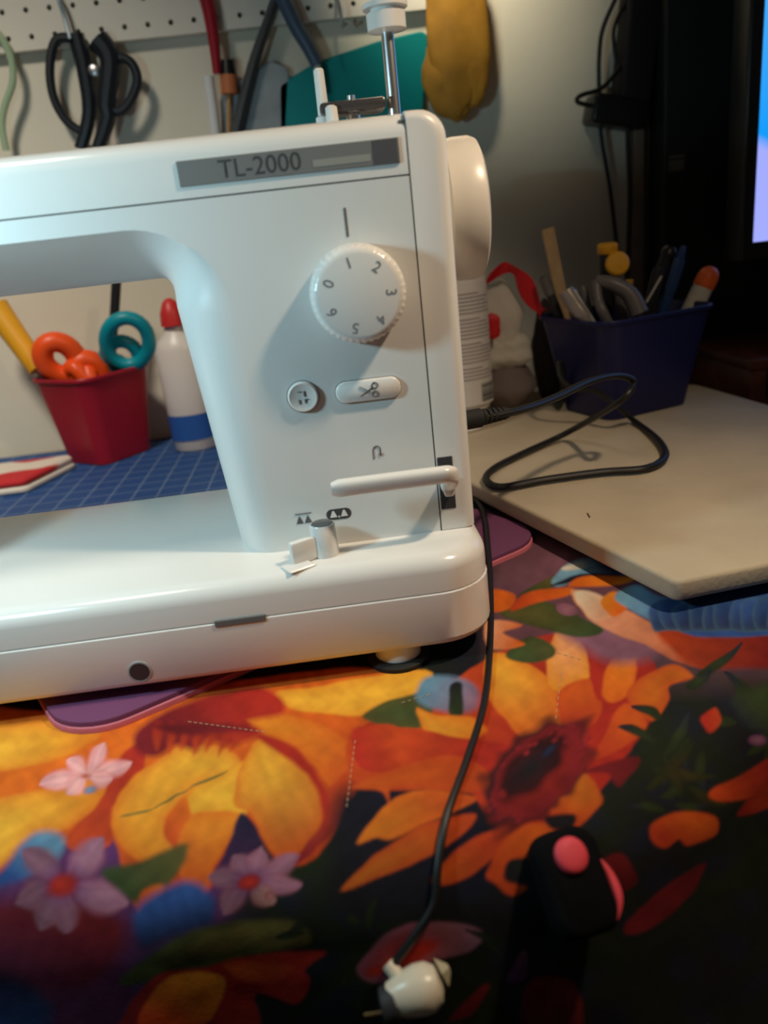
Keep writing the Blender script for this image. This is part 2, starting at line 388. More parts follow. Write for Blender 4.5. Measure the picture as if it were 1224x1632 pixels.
    blob(Lp((262, 478))[0], 11, 6, 0, DEEP, PINK); blob(Lp((275, 520))[0], 16, 9, -.3, SKY*.8, LIL, .6)
    for a, b in (((360, 605), (480, 575)), ((470, 578), (590, 510)), ((580, 515), (705, 455))):
        (x0, y0), (x1, y1) = Lp(a, b); petal((x0, y0), (x1, y1), 2.6, 0, OLI*1.6, OLI*1.8, OLI*1.6, soft=.6)
    sl(SKY*.8, BLU*.8, (150, 660), (30, 780), (10, 760), (100, 655), (185, 655), (180, 725), (60, 800), (-60, 820), soft=14)
    for tp_, w, c in (((315, 665), 36, LIL*1.2), ((395, 865), 40, LIL*1.3), ((205, 960), 34, LIL*.9), ((70, 700), 34, LIL*.8), ((50, 870), 36, LIL*.7), ((120, 950), 30, LIL*.8)):
        (x0, y0), (x1, y1) = Lp((195, 810), tp_); petal((x0, y0), (x1, y1), w*.9, 3, PUR*2, c, c, shp=1.25, soft=.5)
    blob(Lp((190, 812))[0], 33, 25, -.3, RED*1.2, CRIM, .5)
    sl(OLI, GRN, (540, 700), (380, 830), (315, 765), (430, 735), (570, 685), (540, 780), (430, 865), (360, 825), soft=10)
    sl(ORA, DEEP, (500, 810), (440, 880), (435, 830), (500, 808), (490, 865), (428, 895), soft=8)
    sl(BLU*1.1, NAVY, (480, 860), (520, 1000), (420, 880), (560, 800), (650, 850), (640, 930), (520, 970), (430, 1000), soft=16)
    sl(NAVY, PUR*.8, (760, 600), (680, 800), (742, 590), (806, 680), (780, 720), (650, 800), (700, 680))
    for tp_, w, c in (((715, 715), 30, LIL), ((800, 695), 28, LIL*1.2), ((915, 715), 26, LIL*1.3), ((925, 810), 26, LIL*1.4), ((840, 870), 28, PINK*.5), ((680, 900), 30, LIL*.9), ((635, 790), 30, LIL*.8)):
        (x0, y0), (x1, y1) = Lp((762, 800), tp_); petal((x0, y0), (x1, y1), w*.8, 3, PUR*1.6, c, c, shp=1.2, soft=.45)
    blob(Lp((762, 802))[0], 24, 15, -.3, RED*1.1, CRIM, .4); blob(Lp((825, 845))[0], 9, 7, 0, PINK*.7, CRIM)
    sl(OLI*.9, GRN*.8, (880, 930), (400, 1110), (430, 1045), (620, 940), (880, 918), (950, 985), (800, 1025), (560, 1085), (370, 1120), soft=10, tex=.25)
    sl(OLI*1.2, OLI*.6, (700, 940), (600, 1040), (560, 1000), (700, 940), (900, 940), (760, 990), (640, 1040), soft=8)
    sl(RED*.9, CRIM, (700, 1060), (600, 1280), (370, 1290), (470, 1095), (640, 1060), (760, 1028), (990, 1015), (930, 1070), (950, 1110), (900, 1175), (780, 1140), (770, 1290))
    sl(GOLD, DEEP, (610, 1110), (560, 1250), (490, 1110), (600, 1075), (690, 1105), (660, 1190), (600, 1250), (420, 1260)); sl(ORA, DEEP, (720, 1050), (900, 1100), (680, 1055), (800, 1040), (900, 1060), (860, 1100), (740, 1105), rim=RED)
    # ---- right: sunflower
    sl(RED, DEEP, (1110, 340), (1200, 440), (1085, 370), (1130, 310), (1224, 330), (1240, 420), (1160, 480), (1095, 440))
    sr(DARK, NAVY*.6, (0, 900), (200, 700), (10, 760), (80, 690), (300, 700), (480, 800), (460, 960), (200, 1060), (20, 1040), soft=34)
    sr(RED*.9, DEEP, (560, 640), (300, 560), (60, 530), (200, 500), (440, 330), (640, 260), (860, 300), (930, 430), (860, 560), (760, 700), (640, 830), (460, 800), (380, 700), (180, 700), (60, 660))
    sr(GRN*1.3, GRN, (200, 450), (200, 520), (90, 492), (190, 440), (290, 432), (262, 522), (175, 522), rim=OLI)
    sr(SKY*.8, LIL, (280, 400), (400, 480), (240, 440), (280, 380), (400, 400), (410, 470), (320, 480), soft=10); sr(DARK, GRN*.6, (350, 400), (350, 490), (335, 410), (370, 405), (368, 488), (335, 488))
    sr(YEL, DEEP, (470, 340), (600, 560), (436, 325), (520, 328), (620, 398), (652, 470), (642, 525), (560, 572), (490, 505), (440, 440), rim=ORA)
    sr(PEACH, GOLD, (650, 260), (670, 420), (616, 290), (650, 245), (702, 280), (728, 370), (700, 405), (640, 425), (606, 392), rim=GOLD)
    sr(ORA, RED, (690, 400), (700, 530), (638, 430), (720, 388), (758, 440), (742, 512), (660, 532), rim=DEEP)
    sr(RED, RED, (745, 350), (750, 440), (724, 370), (745, 340), (768, 420), (750, 445))
    sr(GOLD*.95, ORA, (830, 270), (780, 450), (832, 255), (858, 330), (842, 420), (790, 455), (760, 420), (790, 320), rim=ORA)
    sr(ORA*.8, GOLD*.7, (830, 470), (1000, 370), (1018, 385), (960, 348), (880, 378), (828, 440), (900, 505), (945, 450), (950, 405), rim=DEEP)
    sr(ORA, RED, (860, 500), (760, 600), (885, 500), (820, 458), (760, 560), (738, 612), (800, 592), (872, 542), rim=DEEP)
    sr(GOLD, YEL*.85, (420, 540), (260, 490), (242, 468), (300, 490), (400, 495), (435, 540), (330, 572), (268, 542), rim=ORA)
    sr(RED, DEEP, (420, 600), (180, 560), (190, 530), (400, 558), (535, 580), (480, 625), (420, 655), (200, 625))
    sr(DEEP, RED*1.1, (190, 560), (80, 600), (76, 525), (180, 520), (206, 600), (180, 645), (90, 640), (62, 580))
    sr(DEEP*.8, ORA*.8, (430, 660), (150, 680), (60, 690), (180, 640), (330, 602), (435, 640), (430, 702), (300, 705), (180, 690), (165, 745), (146, 705), rim=DEEP)
    sr(RED, GOLD*.75, (380, 730), (120, 820), (74, 848), (150, 750), (240, 702), (410, 722), (330, 765), (180, 835), (130, 835), rim=ORA)
    sr(DEEP, GOLD*.6, (400, 780), (80, 960), (30, 980), (130, 880), (280, 790), (410, 768), (330, 855), (160, 935), rim=DEEP)
    sr(RED, ORA*.7, (480, 810), (320, 950), (285, 945), (380, 850), (495, 800), (485, 855), (400, 935), (320, 965), rim=DEEP)
    sr(ORA*.9, DEEP, (600, 810), (480, 960), (438, 932), (500, 820), (600, 788), (632, 830), (570, 884), (505, 895), (486, 950), (548, 968), (505, 994), (462, 962), rim=DEEP)
    sr(GOLD*.7, DEEP, (720, 670), (660, 790), (615, 742), (700, 648), (752, 700), (757, 742), (690, 805), (650, 795), rim=DEEP)
    sr(CRIM, CRIM*.7, (720, 650), (860, 640), (700, 650), (862, 608), (810, 690), (770, 655))
    blob(Rp((574, 654))[0], 122, 66, -.75, DARK, DARK, .2); blob(Rp((582, 652))[0], 106, 58, -.75, RED*.7, CRIM, .15); blob(Rp((562, 636))[0], 80, 36, -.75, DARK*1.2, CRIM*.25, .3); blob(Rp((612, 590))[0], 18, 7, -.75, NAVY*2.5, NAVY, .5)
    for i in range(60):
        a = rng.uniform(0, 6.28); r = rng.uniform(.62, .98); ca, sa = math.cos(-.75), math.sin(-.75); x, y = 102*r*math.cos(a), 54*r*math.sin(a); cx_, cy_ = Rp((582, 652))[0]
        blob((cx_+x*ca-y*sa, cy_+x*sa+y*ca), 8, 5, -.7, CRIM*1.3, CRIM, .6)
    sr(DARK, DARK, (605, 770), (680, 800), (603, 772), (682, 768), (672, 804), (618, 806))
    # ---- above it: leaves, kingfisher, red band
    sr(LIL*.8, LIL*.6, (600, 60), (560, 160), (440, 130), (560, 60), (660, 30), (640, 100), (540, 160), (460, 200), soft=20); sr(LIL, LIL*.8, (700, 260), (860, 330), (620, 240), (760, 230), (900, 280), (900, 330), (780, 340), soft=20)
    sr(OLI*1.2, GRN, (620, 110), (560, 150), (520, 160), (630, 98), (610, 145)); sr(OLI*1.5, GRN*1.2, (500, 200), (740, 250), (470, 205), (560, 168), (640, 190), (765, 248), (700, 272), (560, 240), rim=GRN); blob(Rp((660, 195))[0], 20, 12, .2, LIL*1.1, LIL*.8)
    sr(GRN*1.6, OLI, (520, 320), (620, 290), (490, 320), (560, 268), (622, 298), (622, 332), (540, 345), rim=GRN); sr(PEACH, ORA, (450, 250), (530, 280), (436, 230), (535, 238), (485, 262), (545, 290), (450, 305))
    sr(ORA*1.1, ORA, (480, 150), (480, 195), (440, 140), (512, 148), (505, 190), (440, 200)); sr(DEEP, ORA, (510, 190), (660, 140), (505, 198), (540, 152), (665, 132), (665, 156), (560, 182))
    sr(PEACH*1.05, DEEP*.7, (700, 160), (1050, 350), (672, 140), (800, 185), (900, 235), (960, 285), (1070, 358), (980, 345), (880, 295), (740, 232)); sr(WHT, PEACH, (700, 150), (780, 210), (680, 150), (740, 150), (810, 195), (740, 225)); sr(GOLD, ORA, (770, 160), (810, 190), (755, 170), (800, 145), (830, 190), (790, 215))
    sr(DEEP*.7, RED*.4, (940, 280), (1224, 330), (915, 250), (1080, 270), (1300, 270), (1300, 350), (1050, 358), (965, 315), soft=10)
    sr(SKY, BLU, (830, 160), (1000, 220), (798, 155), (860, 128), (960, 165), (1300, 120), (1300, 250), (1050, 272), (930, 238), (830, 192))
    for i in range(10): jx, jy = rng.uniform(-14, 14), rng.uniform(-16, 16); sr(BLU*rng.uniform(.7, 1.3), NAVY*2, (900+i*36, 190), (930+i*36, 260), (884+i*38+jx, 190+jy), (940+i*38, 172+jy), (965+i*38+jx, 236), (905+i*36, 258+jy*.4), rim=SKY*.45, rw=4)
    sr(SKY*1.3, BLU, (660, 80), (800, 90), (625, 105), (690, 56), (765, 58), (835, 100), (720, 102), (640, 130)); sr(WHT, SKY, (660, 70), (720, 75), (650, 82), (700, 62), (745, 68), (690, 86)); sr(NAVY, NAVY, (640, 120), (800, 95), (620, 128), (700, 98), (840, 100), (720, 112))
    sr(ORA, GOLD, (680, 125), (840, 108), (668, 130), (705, 106), (835, 102), (845, 116), (760, 132))
    # ---- right edge and hanging part: dim foliage, red petals
    for i in range(18):
        a = rng.uniform(0, 6.28); x, y = rng.uniform(1040, 1240), rng.uniform(1060, 1300); L = rng.uniform(40, 100)
        petal((x, y), (x+L*math.cos(a), y+L*math.sin(a)), 10, 6, GRN*.4, GRN*.6, NAVY*1.2, soft=.4)
    sr(GRN*.9, NAVY, (1200, 460), (1140, 520), (1130, 440), (1300, 390), (1300, 520), (1180, 530), soft=14); sr(RED, DEEP, (1050, 500), (1090, 500), (1038, 500), (1075, 470), (1092, 505), (1060, 540)); blob(Rp((1195, 560))[0], 18, 11, 0, LIL*.8, PUR)
    for a, b in (((880, 700), (1020, 560)), ((900, 640), (1090, 660)), ((980, 720), (930, 600)), ((1000, 690), (1120, 740))):
        (x0, y0), (x1, y1) = Rp(a, b); petal((x0, y0), (x1, y1), 12, 6, GRN*.4, OLI*.35, GRN*.4, soft=.5)
    sr(DEEP, RED*.7, (1080, 710), (1224, 640), (1056, 712), (1140, 660), (1300, 580), (1300, 680), (1120, 732)); sr(RED*.6, DEEP*.7, (1150, 760), (1250, 680), (1140, 770), (1200, 700), (1300, 680), (1260, 740))
    sr(ORA*.8, RED*.7, (1000, 780), (960, 850), (896, 800), (960, 765), (1072, 770), (1080, 822), (1000, 852), (975, 835), (940, 862), (905, 848), rim=DEEP)
    sr(CRIM*.8, CRIM*.5, (800, 880), (800, 990), (758, 900), (820, 880), (856, 960), (765, 995)); sr(CRIM*.9, CRIM*.6, (860, 1080), (1040, 920), (818, 1092), (900, 1000), (1045, 905), (1000, 1000), (880, 1096))
    sr(RED*.9, LIL*1.1, (230, 1160), (380, 1090), (78, 1186), (180, 1088), (300, 1068), (420, 1090), (400, 1145), (280, 1182), (180, 1236), (100, 1232), rim=LIL); blob(Rp((240, 1150))[0], 46, 17, -.35, RED*1.2, RED, .5); blob(Rp((130, 1205))[0], 22, 10, -.3, RED*1.2, RED*.8, .5)
    sr(LIL*.6, PUR, (530, 1150), (520, 1230), (495, 1230), (545, 1145), (550, 1220), (520, 1240)); sr(CRIM*.8, CRIM*.5, (600, 1250), (560, 1354), (560, 1230), (680, 1240), (700, 1380), (540, 1380)); sr(CRIM, CRIM*.5, (400, 1280), (330, 1350), (420, 1250), (440, 1265), (350, 1370), (300, 1380))
    for i in range(24):
        x, y = rng.uniform(480, 800), rng.uniform(1420, 1640); a = rng.uniform(0, 6.28); L = rng.uniform(30, 80)
        if math.hypot(x-660, y-1510) < 90: continue
        petal((x, y), (x+L*math.cos(a), y+L*math.sin(a)), 8, 4, GRN*.3, GRN*.4, DARK, soft=.4)
    g = np.zeros(n)
    for sc, am, ph in ((17, .03, .3), (9.5, .03, 1.9), (6.1, .03, 3.7), (3.9, .025, 5.2)): g += am*wob(sc, ph)
    C *= (1+g)[:, None]; C[:, 1] *= 1+.6*g
    return np.clip(C, 0.004, .9)
def build_cloth():
    gx = grid_axis([(-900, -330, 14), (-330, -240, 3), (-240, 235, .85), (235, 300, 3), (300, 1050, 15)])
    gy = grid_axis([(-620, -420, 12), (-420, -340, 2.5), (-340, 70, .85), (70, 130, 2), (130, 615, 14)])
    XX, YY = np.meshgrid(gx, gy); a, b, c = cloth_point(XX.ravel(), YY.ravel())
    d = sdf(XX.ravel(), YY.ravel()); hem = d < 330
    P = np.stack([a, b, c], -1); px, py = project(P)
    colr = paint(px, py)
    nx, ny = len(gx), len(gy); idx = np.arange(nx*ny).reshape(ny, nx)
    F = np.stack([idx[:-1, :-1], idx[:-1, 1:], idx[1:, 1:], idx[1:, :-1]], -1).reshape(-1, 4)
    F = F[hem[F].all(1)]
    used = np.zeros(nx*ny, bool); used[F.ravel()] = True; remap = np.cumsum(used)-1
    P, colr, F = P[used], colr[used], remap[F]
    org = W((0, 0, TABLE)); V = P/1000.0; V[:, 2] += Z0/1000.0; V -= np.array(org)
    me = bpy.data.meshes.new('floral_tablecloth')
    me.vertices.add(len(V)); me.vertices.foreach_set('co', V.ravel())
    me.loops.add(F.size); me.loops.foreach_set('vertex_index', F.ravel().astype(np.int32))
    me.polygons.add(len(F)); me.polygons.foreach_set('loop_start', np.arange(0, F.size, 4, dtype=np.int32))
    me.update(calc_edges=True); me.polygons.foreach_set('use_smooth', [True]*len(F))
    at = me.color_attributes.new('print', 'FLOAT_COLOR', 'POINT')
    at.data.foreach_set('color', np.concatenate([colr, np.ones((len(colr), 1))], 1).astype(np.float32).ravel())
    m = bpy.data.materials.new('sunflower_print_cotton'); m.use_nodes = True; nt = m.node_tree; bs = nt.nodes['Principled BSDF']
    ca = nt.nodes.new('ShaderNodeVertexColor'); ca.layer_name = 'print'; nt.links.new(ca.outputs['Color'], bs.inputs['Base Color'])
    bs.inputs['Roughness'].default_value = .85; bs.inputs['Specular IOR Level'].default_value = .2
    tc = nt.nodes.new('ShaderNodeTexCoord'); n1 = nt.nodes.new('ShaderNodeTexNoise'); n1.inputs['Scale'].default_value = 22
    n2 = nt.nodes.new('ShaderNodeTexNoise'); n2.inputs['Scale'].default_value = 900
    ad = nt.nodes.new('ShaderNodeMath'); ad.operation = 'MULTIPLY_ADD'; ad.inputs[1].default_value = .05
    bp = nt.nodes.new('ShaderNodeBump'); bp.inputs['Strength'].default_value = .5; bp.inputs['Distance'].default_value = .006
    nt.links.new(tc.outputs['Object'], n1.inputs['Vector']); nt.links.new(tc.outputs['Object'], n2.inputs['Vector'])
    nt.links.new(n2.outputs['Fac'], ad.inputs[0]); nt.links.new(n1.outputs['Fac'], ad.inputs[2])
    nt.links.new(ad.outputs[0], bp.inputs['Height']); nt.links.new(bp.outputs['Normal'], bs.inputs['Normal'])
    me.materials.append(m)
    o = bpy.data.objects.new('floral_tablecloth', me); COL.objects.link(o); o.location = org
    tag(o, 'quilted tablecloth printed with golden sunflowers and violet blossoms, hanging over the table edge', 'tablecloth')
    return o, P, px[used], py[used]
cloth, CP, CPX, CPY = build_cloth()
def oncloth(x, y, lift=0.0):       # point of the cloth seen at a pixel (nearest front-most vertex)
    I = np.nonzero((abs(CPX-x) < 6) & (abs(CPY-y) < 6))[0]
    if not len(I): return onz(x, y, TABLE+lift)
    dep = (CP[I]-CAM)@CF; k = I[np.argmin(np.hypot(CPX[I]-x, CPY[I]-y)+(dep-dep.min())*.5)]
    p = CP[k]; d = CAM-p; d = d/np.linalg.norm(d); return p+d*lift
# quilting stitches
mb = MB()
for ln in (((300, 1150), (425, 1167)), ((888, 1040), (930, 1052)), ((566, 1180), (552, 1290)), ((895, 1070), (885, 1150)), ((640, 1120), (690, 1105))):
    (x0, y0), (x1, y1) = ln; k = int(math.hypot(x1-x0, y1-y0)/9)
    for i in range(k):
        a, b = i/k, (i+.55)/k
        p, r = onz(x0+(x1-x0)*a, y0+(y1-y0)*a, TABLE+.35), onz(x0+(x1-x0)*b, y0+(y1-y0)*b, TABLE+.35)
        mb.tube([p, r], .2, 5)
st = obj('quilting_stitches', mb, mat('stitch_thread', (.6, .42, .25), .8), cloth); st['kind'] = 'stuff'
# the table itself
def table():
    t = thing('sewing_table', (0, 250, -Z0), 'plain wooden table hidden under the sunflower cloth', 'table')
    wood = mat('table_wood', (.25, .15, .08), .6, vary=.2, vscale=15)
    xs = np.linspace(-880, 1030, 160); pts = []
    for x in xs:
        ys = np.linspace(-260, 600, 1200); k = np.argmax(sdf(np.full(1200, x), ys) < -3); pts.append((x, float(ys[k])))
    poly = pts+[(1030, 612), (-880, 612)]
    obj('tabletop', MB().prism(poly, TABLE-26, TABLE-1.2), wood, t)
    for x, y in ((-840, -110), (-840, 570), (800, 575), (40, -70)): obj('leg', MB().box((x-25, y-25, -Z0), (x+25, y+25, TABLE-26), 3), wood, t)
table()

# ------------------------------------------------------------------ sewing machine
SM = thing('sewing_machine', (-150, 50, TABLE), 'large white long-arm sewing machine with a round stitch dial, standing on the cloth', 'sewing machine')
ZS, ZTOP, YB = 186.6, 215.0, 115.0
def body():
    S_, E_, O_ = [], [], []
    for x in np.linspace(-300, -141, 12): S_.append((x, 150)); E_.append((x, 176)); O_.append((x, ZS-.4))
    for k in range(1, 13):
        a = math.pi/2*(1-k/12); S_.append((-141+14*math.cos(a), 136+14*math.sin(a))); E_.append((-141+45*math.cos(a), 131+45*math.sin(a)))
        O_.append((-141+140.6*min(1, k/6), ZS-.4) if k <= 6 else (-.4, ZS-.4-(k-6)/6*(ZS-131)))
    for k in range(1, 11):
        t = k/10; S_.append((-127+11.5*t, 136*(1-t))); E_.append((-96+3*t, 131*(1-t))); O_.append((-.4, (131)*(1-t)))
    n = len(S_); cols = []
    cols.append([(x, YB, z) for x, z in S_])
    for k in range(0, 9):
        a = k/8*math.pi/2; w = 1-math.cos(a); q = math.sin(a); lin = k/8; row = []
        for i in range(n):
            m = min(max((i-11)/12, 0), 1); m = m*m*(3-2*m)          # 0 along the arm, 1 down the pillar
            wi = w*m+(lin*.8+w*.2)*(1-m); dep = 30*(1-q)*m+72*(1-(lin*.8+q*.2))*(1-m)
            row.append((S_[i][0]+(E_[i][0]-S_[i][0])*wi, dep, S_[i][1]+(E_[i][1]-S_[i][1])*wi))
        cols.append(row)
    for k in (.02, .12): cols.append([(E_[i][0]+(O_[i][0]-E_[i][0])*k, 0, E_[i][1]+(O_[i][1]-E_[i][1])*k) for i in range(n)])
    cols.append([(x, 0, z) for x, z in O_]); cols.append([(x, YB, z) for x, z in O_]); cols.append([(x, YB, z) for x, z in S_])
    return MB().rings(cols, False, False, close=False)
bd = obj('arm_and_pillar', body(), WHITE, SM, sharp=40)
obj('seam_core', MB().box((-3, 1.3, 1), (3, YB-2, ZTOP-4)).box((-290, 1.3, ZS-3), (0, YB-2, ZS+3)).box((-90, 3, -.6), (16, YB-4, 4)), SEAM, SM)
# top cover, extruded along x
prof = [(0, ZS+.4), (0, 205), (.8, 208.5), (3, 211.5), (7, 213.8), (14, ZTOP), (60, ZTOP+1), (102, ZTOP), (111, 212), (YB, 205), (YB, ZS+.4)]
obj('top_cover', MB().rings([[(x, y, z) for y, z in prof] for x in (-352, -.4)]), WHITE2, SM, sharp=25)
# right end cover
def endcover():
    def out(i):
        x1, z1 = 20-i, ZTOP-i*.6; r = 13-i*.5
        p = [(.4, .3), (x1, .3)]+[(x1-r+r*math.cos(a), z1-r+r*math.sin(a)) for a in np.linspace(0, math.pi/2, 9)]+[(.4, z1)]
        return p
    R = []
    for k in range(7):
        t = k/6*math.pi/2; i = 7*(1-math.sin(t)); y = 7*(1-math.cos(t)); R.append([(x, y, z) for x, z in out(i)])
    R.append([(x, YB, z) for x, z in out(0)])
    return MB().rings(R)
ec = obj('end_cover', endcover(), WHITE, SM, sharp=30)
obj('lever_slot', MB().box((1.0, -.35, 12.6), (9.4, 1, 43), .3, 1), mat('slot_dark', (.03, .03, .035), .8), ec, label='dark rectangular slot behind the lever')
# head at the far left
hd = obj('needle_head', MB().box((-352, -8, 62), (-286, YB-8, ZS-.4), 10, 4), WHITE, SM)
obj('needle_bar', MB().lathe([(0, 3), (40, 3)], (-318, 38, 24), n=14), CHROME, hd)
obj('presser_foot', MB().box((-328, 26, 1), (-308, 52, 5), 1.5).lathe([(0, 4), (60, 4)], (-318, 50, 4), n=14), CHROME, hd)
# bed
def plan(i, r=30):
    return rpoly([(-352+i, -36+i, 12), (22.8-i, -36+i, r), (22.8-i, 142-i, r), (-352+i, 142-i, 12)], 8)
def ringz(i, z): return [(x, y, z) for x, y in plan(i)]
up = [ringz(.5, -20.6)]+[ringz(.5+9*(1-math.cos(a)), -9+9*math.sin(a)) for a in np.linspace(0, math.pi/2, 7)]
bedu = obj('bed_cover', MB().rings(up), WHITE2, SM, sharp=25)
lo = [ringz(5, -53.2), ringz(1.5, -51.8), ringz(0, -48.5), ringz(0, -21.7), ringz(.6, -21.2)]
bedl = obj('bed_base', MB().rings(lo), WHITE2, SM, sharp=25)
obj('bed_seam', MB().rings([ringz(1.6, -21.6), ringz(1.6, -20.2)]), SEAM, bedl)
obj('latch_slot', MB().box((-128, -36.6, -23.2), (-101, -33, -19.4), .4, 1), mat('latch_grey', (.13, .13, .13), .7), bedl, label='grey latch slot in the bed seam')
hole = MB().lathe([(0, 6.6), (-.5, 6.2), (-.6, 5.4), (3, 5.0)], (-171.8, -36, -43.2), Y, 28, False, False)
obj('socket_hole', hole, mat('hole_rim', (.3, .3, .3), .5), bedl)
obj('hole_plug', MB().lathe([(-.4, 5.4), (-.41, 0)], (-171.8, -36, -43.2), Y, 24, False, False), mat('hole_dark', (.02, .02, .025), .4), bedl)
for i, (x, y) in enumerate(((-33, -19), (-325, -19), (-33, 118), (-325, 118))):
    b = -66 if y < 0 else -58.8
    ft = obj('foot', MB().lathe([(0, 13), (-53-b-4, 12.4)], (x, y, b+4), Z, 28), WHITE2, SM)
    obj('rubber_pad', MB().lathe([(0, 17.6), (2.4, 17.8), (3.6, 16), (3.8, 12)], (x, y, b+.1), Z, 32), RUBBER, ft)
# nameplate
npl = obj('nameplate', MB().box((-110, -.9, 192.2), (-4, .5, 203.6), .3, 1), mat('plate_grey', (.19, .19, .185), .45), SM, label='grey nameplate reading TL-2000')
text_m = mat('plate_letter', (.06, .06, .065), .5)
obj('lettering', text(MB(), 'TL-2000', 11.6, (-71, -.9, 197.6), X, Z, .12), text_m, npl, sharp=180)
obj('pale_band', MB().box((-46, -1.05, 194.4), (-18, -.8, 197.6)), mat('plate_pale', (.30, .30, .27), .5), npl)
obj('dark_end', MB().box((-17, -1.05, 192.6), (-5, -.8, 203.2)), mat('plate_dark', (.09, .09, .1), .4), npl)
# stitch dial
DC = Vector((-31.8, 0, 134.3))
def dial():
    mb = MB(); n = 168; R = []
    for y, r, k in ((-1, 23.0, 0), (-3, 24.2, .0), (-4, 24.2, .55), (-11, 23.6, .55), (-13, 22.8, .25), (-14.4, 21.2, 0), (-15, 19.4, 0), (-15, .1, 0)):
        R.append([(DC.x+(r-k*(j % 4 < 2))*math.cos(2*math.pi*j/n), y, DC.z+(r-k*(j % 4 < 2))*math.sin(2*math.pi*j/n)) for j in range(n)])
    return mb.rings(R, False, True)
dl = obj('stitch_dial', dial(), WHITE2, SM, sharp=50, label='round white dial numbered 0 to 6 with knurled rim')
mb = MB()
for k, ch in enumerate('1234560'):
    a = math.radians(102-k*360/7); up_ = Vector((math.cos(a), 0, math.sin(a))); rt = Vector((math.sin(a), 0, -math.cos(a)))
    text(mb, ch, 7.6, DC+Vector((0, -15, 0))+up_*15.6, rt, up_, .15)
obj('numerals', mb, mat('numeral_grey', (.2, .2, .21), .6), dl, sharp=180)
obj('pointer_line', MB().box((-33.9, -.25, 161.5), (-32.9, .2, 175)), GREYP, SM)
# buttons
b1 = obj('needle_button', MB().lathe([(1, 8.2), (-1.6, 8.0), (-2.6, 7.2), (-2.2, 6.4), (-2.0, .1)], (-66.5, 0, 85.5), Y, 36, False, True), WHITE2, SM)
obj('button_groove', MB().lathe([(.0, 8.7), (-.3, 8.7), (-.3, 8.1)], (-66.5, 0, 85.5), Y, 36, False, False), mat('groove_grey', (.28, .28, .28), .6), b1)
def icon(lines, org, r=.32, y=-.2, sc=1.0):
    mb = MB()
    for L in lines: mb.tube([(org[0]+a*sc, y, org[1]+b*sc) for a, b in L], r, 6, flat=.3)
    return mb
obj('needle_symbol', icon([[(-2.5, 3), (-.6, 3)], [(.8, 3.2), (.8, .4)], [(-2.2, -1), (-2.2, -3.4)], [(.9, -1.2), (2.6, -1.2)], [(.9, -3.2), (.9, -1.2)]], (-66.5, 85.5), .5, -2.3), GREYP, b1)
cx, cz = -32.1, 84.9
po = rpoly([(-17.2, -5.6, 5.5), (17.2, -5.6, 5.5), (17.2, 5.6, 5.5), (-17.2, 5.6, 5.5)], 10)
b2 = obj('thread_cutter_button', MB().slab(po, (cx, 1, cz), X, Z, 3.2, .8), WHITE2, SM, sharp=50)
obj('button_groove', MB().slab(inset(po, -.5), (cx, .1, cz), X, Z, .35), MATS['groove_grey'], b2)
ring = lambda a, b, r: [(a+r*math.cos(t), b+r*math.sin(t)) for t in np.linspace(0, 6.283, 13)]
obj('scissors_symbol', icon([[(-4.6, 2.6), (2.2, -1.4)], [(-4.6, -2.6), (2.2, 1.4)], ring(3.6, 2.3, 1.5), ring(3.6, -2.3, 1.5)], (cx, cz), .38, -2.4), GREYP, b2)
obj('reverse_symbol', icon([[(-2, -4), (-2, 1)]+[(2*math.cos(t), 1+2.2*math.sin(t)) for t in np.linspace(math.pi, 0, 9)]+[(2, -2.2)], [(.8, -1.2), (2, -2.9), (3.2, -1.2)]], (-31.3, 50.7), .38), GREYP, SM)
# feed symbols
mb = icon([[(-4.6, 3), (4.6, 3)]], (-75.8, 18), .35)
for s in (-1, 1): mb.add([(-75.8+s*2.3-2, -.3, 15.2), (-75.8+s*2.3+2, -.3, 15.2), (-75.8+s*2.3, -.3, 19.8)], [(0, 1, 2)])
obj('feed_up_symbol', mb, GREYP, SM)
fs = obj('feed_down_symbol', MB().slab(rpoly([(-6.9, -3.1, 3), (6.9, -3.1, 3), (6.9, 3.1, 3), (-6.9, 3.1, 3)]), (-56.2, .1, 18), X, Z, .35), mat('symbol_grey', (.05, .05, .055), .6), SM)
mb = MB()
for s in (-1, 1): mb.add([(-56.2+s*3-2, -.5, 16.4), (-56.2+s*3+2, -.5, 16.4), (-56.2+s*3+.5, -.5, 20.2), (-56.2+s*3-.5, -.5, 20.2)], [(0, 1, 2, 3)])
mb.box((-56.6, -.5, 16), (-55.8, -.3, 17))
obj('feed_teeth', mb, WHITE2, fs)
# reverse lever: bar across the front, hooked into its slot
lv = MB(); path = [(5, 0, 27), (6.2, -8, 31), (6.5, -14, 36), (4, -18, 38.6), (-6, -19, 39), (-30, -19.5, 39.2), (-58, -20, 39.2)]
def lev_ring():
    P = catmull([Vector(p) for p in path], 5); R = []
    for i, p in enumerate(P):
        d = (P[min(i+1, len(P)-1)]-P[max(i-1, 0)]).normalized(); upv = Vector((0, -.25, 1)); upv = (upv-d*upv.dot(d)).normalized(); sd = d.cross(upv)
        t = i/(len(P)-1); h, w = 4.4+.3*t, 3.6
        if i == len(P)-1: h, w = h-1.2, w-1.2
        R.append([p+upv*a*h+sd*b*w for a, b in [(math.copysign(abs(math.cos(q))**.7, math.cos(q)), math.copysign(abs(math.sin(q))**.7, math.sin(q))) for q in np.linspace(0, 6.2832, 20, endpoint=False)]])
    return R
lv.rings(lev_ring()); lv.box((2.6, -8, 22), (8.2, 0, 30), 1.5, 2)
obj('reverse_lever', lv, WHITE2, SM, sharp=40, label='white reverse lever bar on the front')
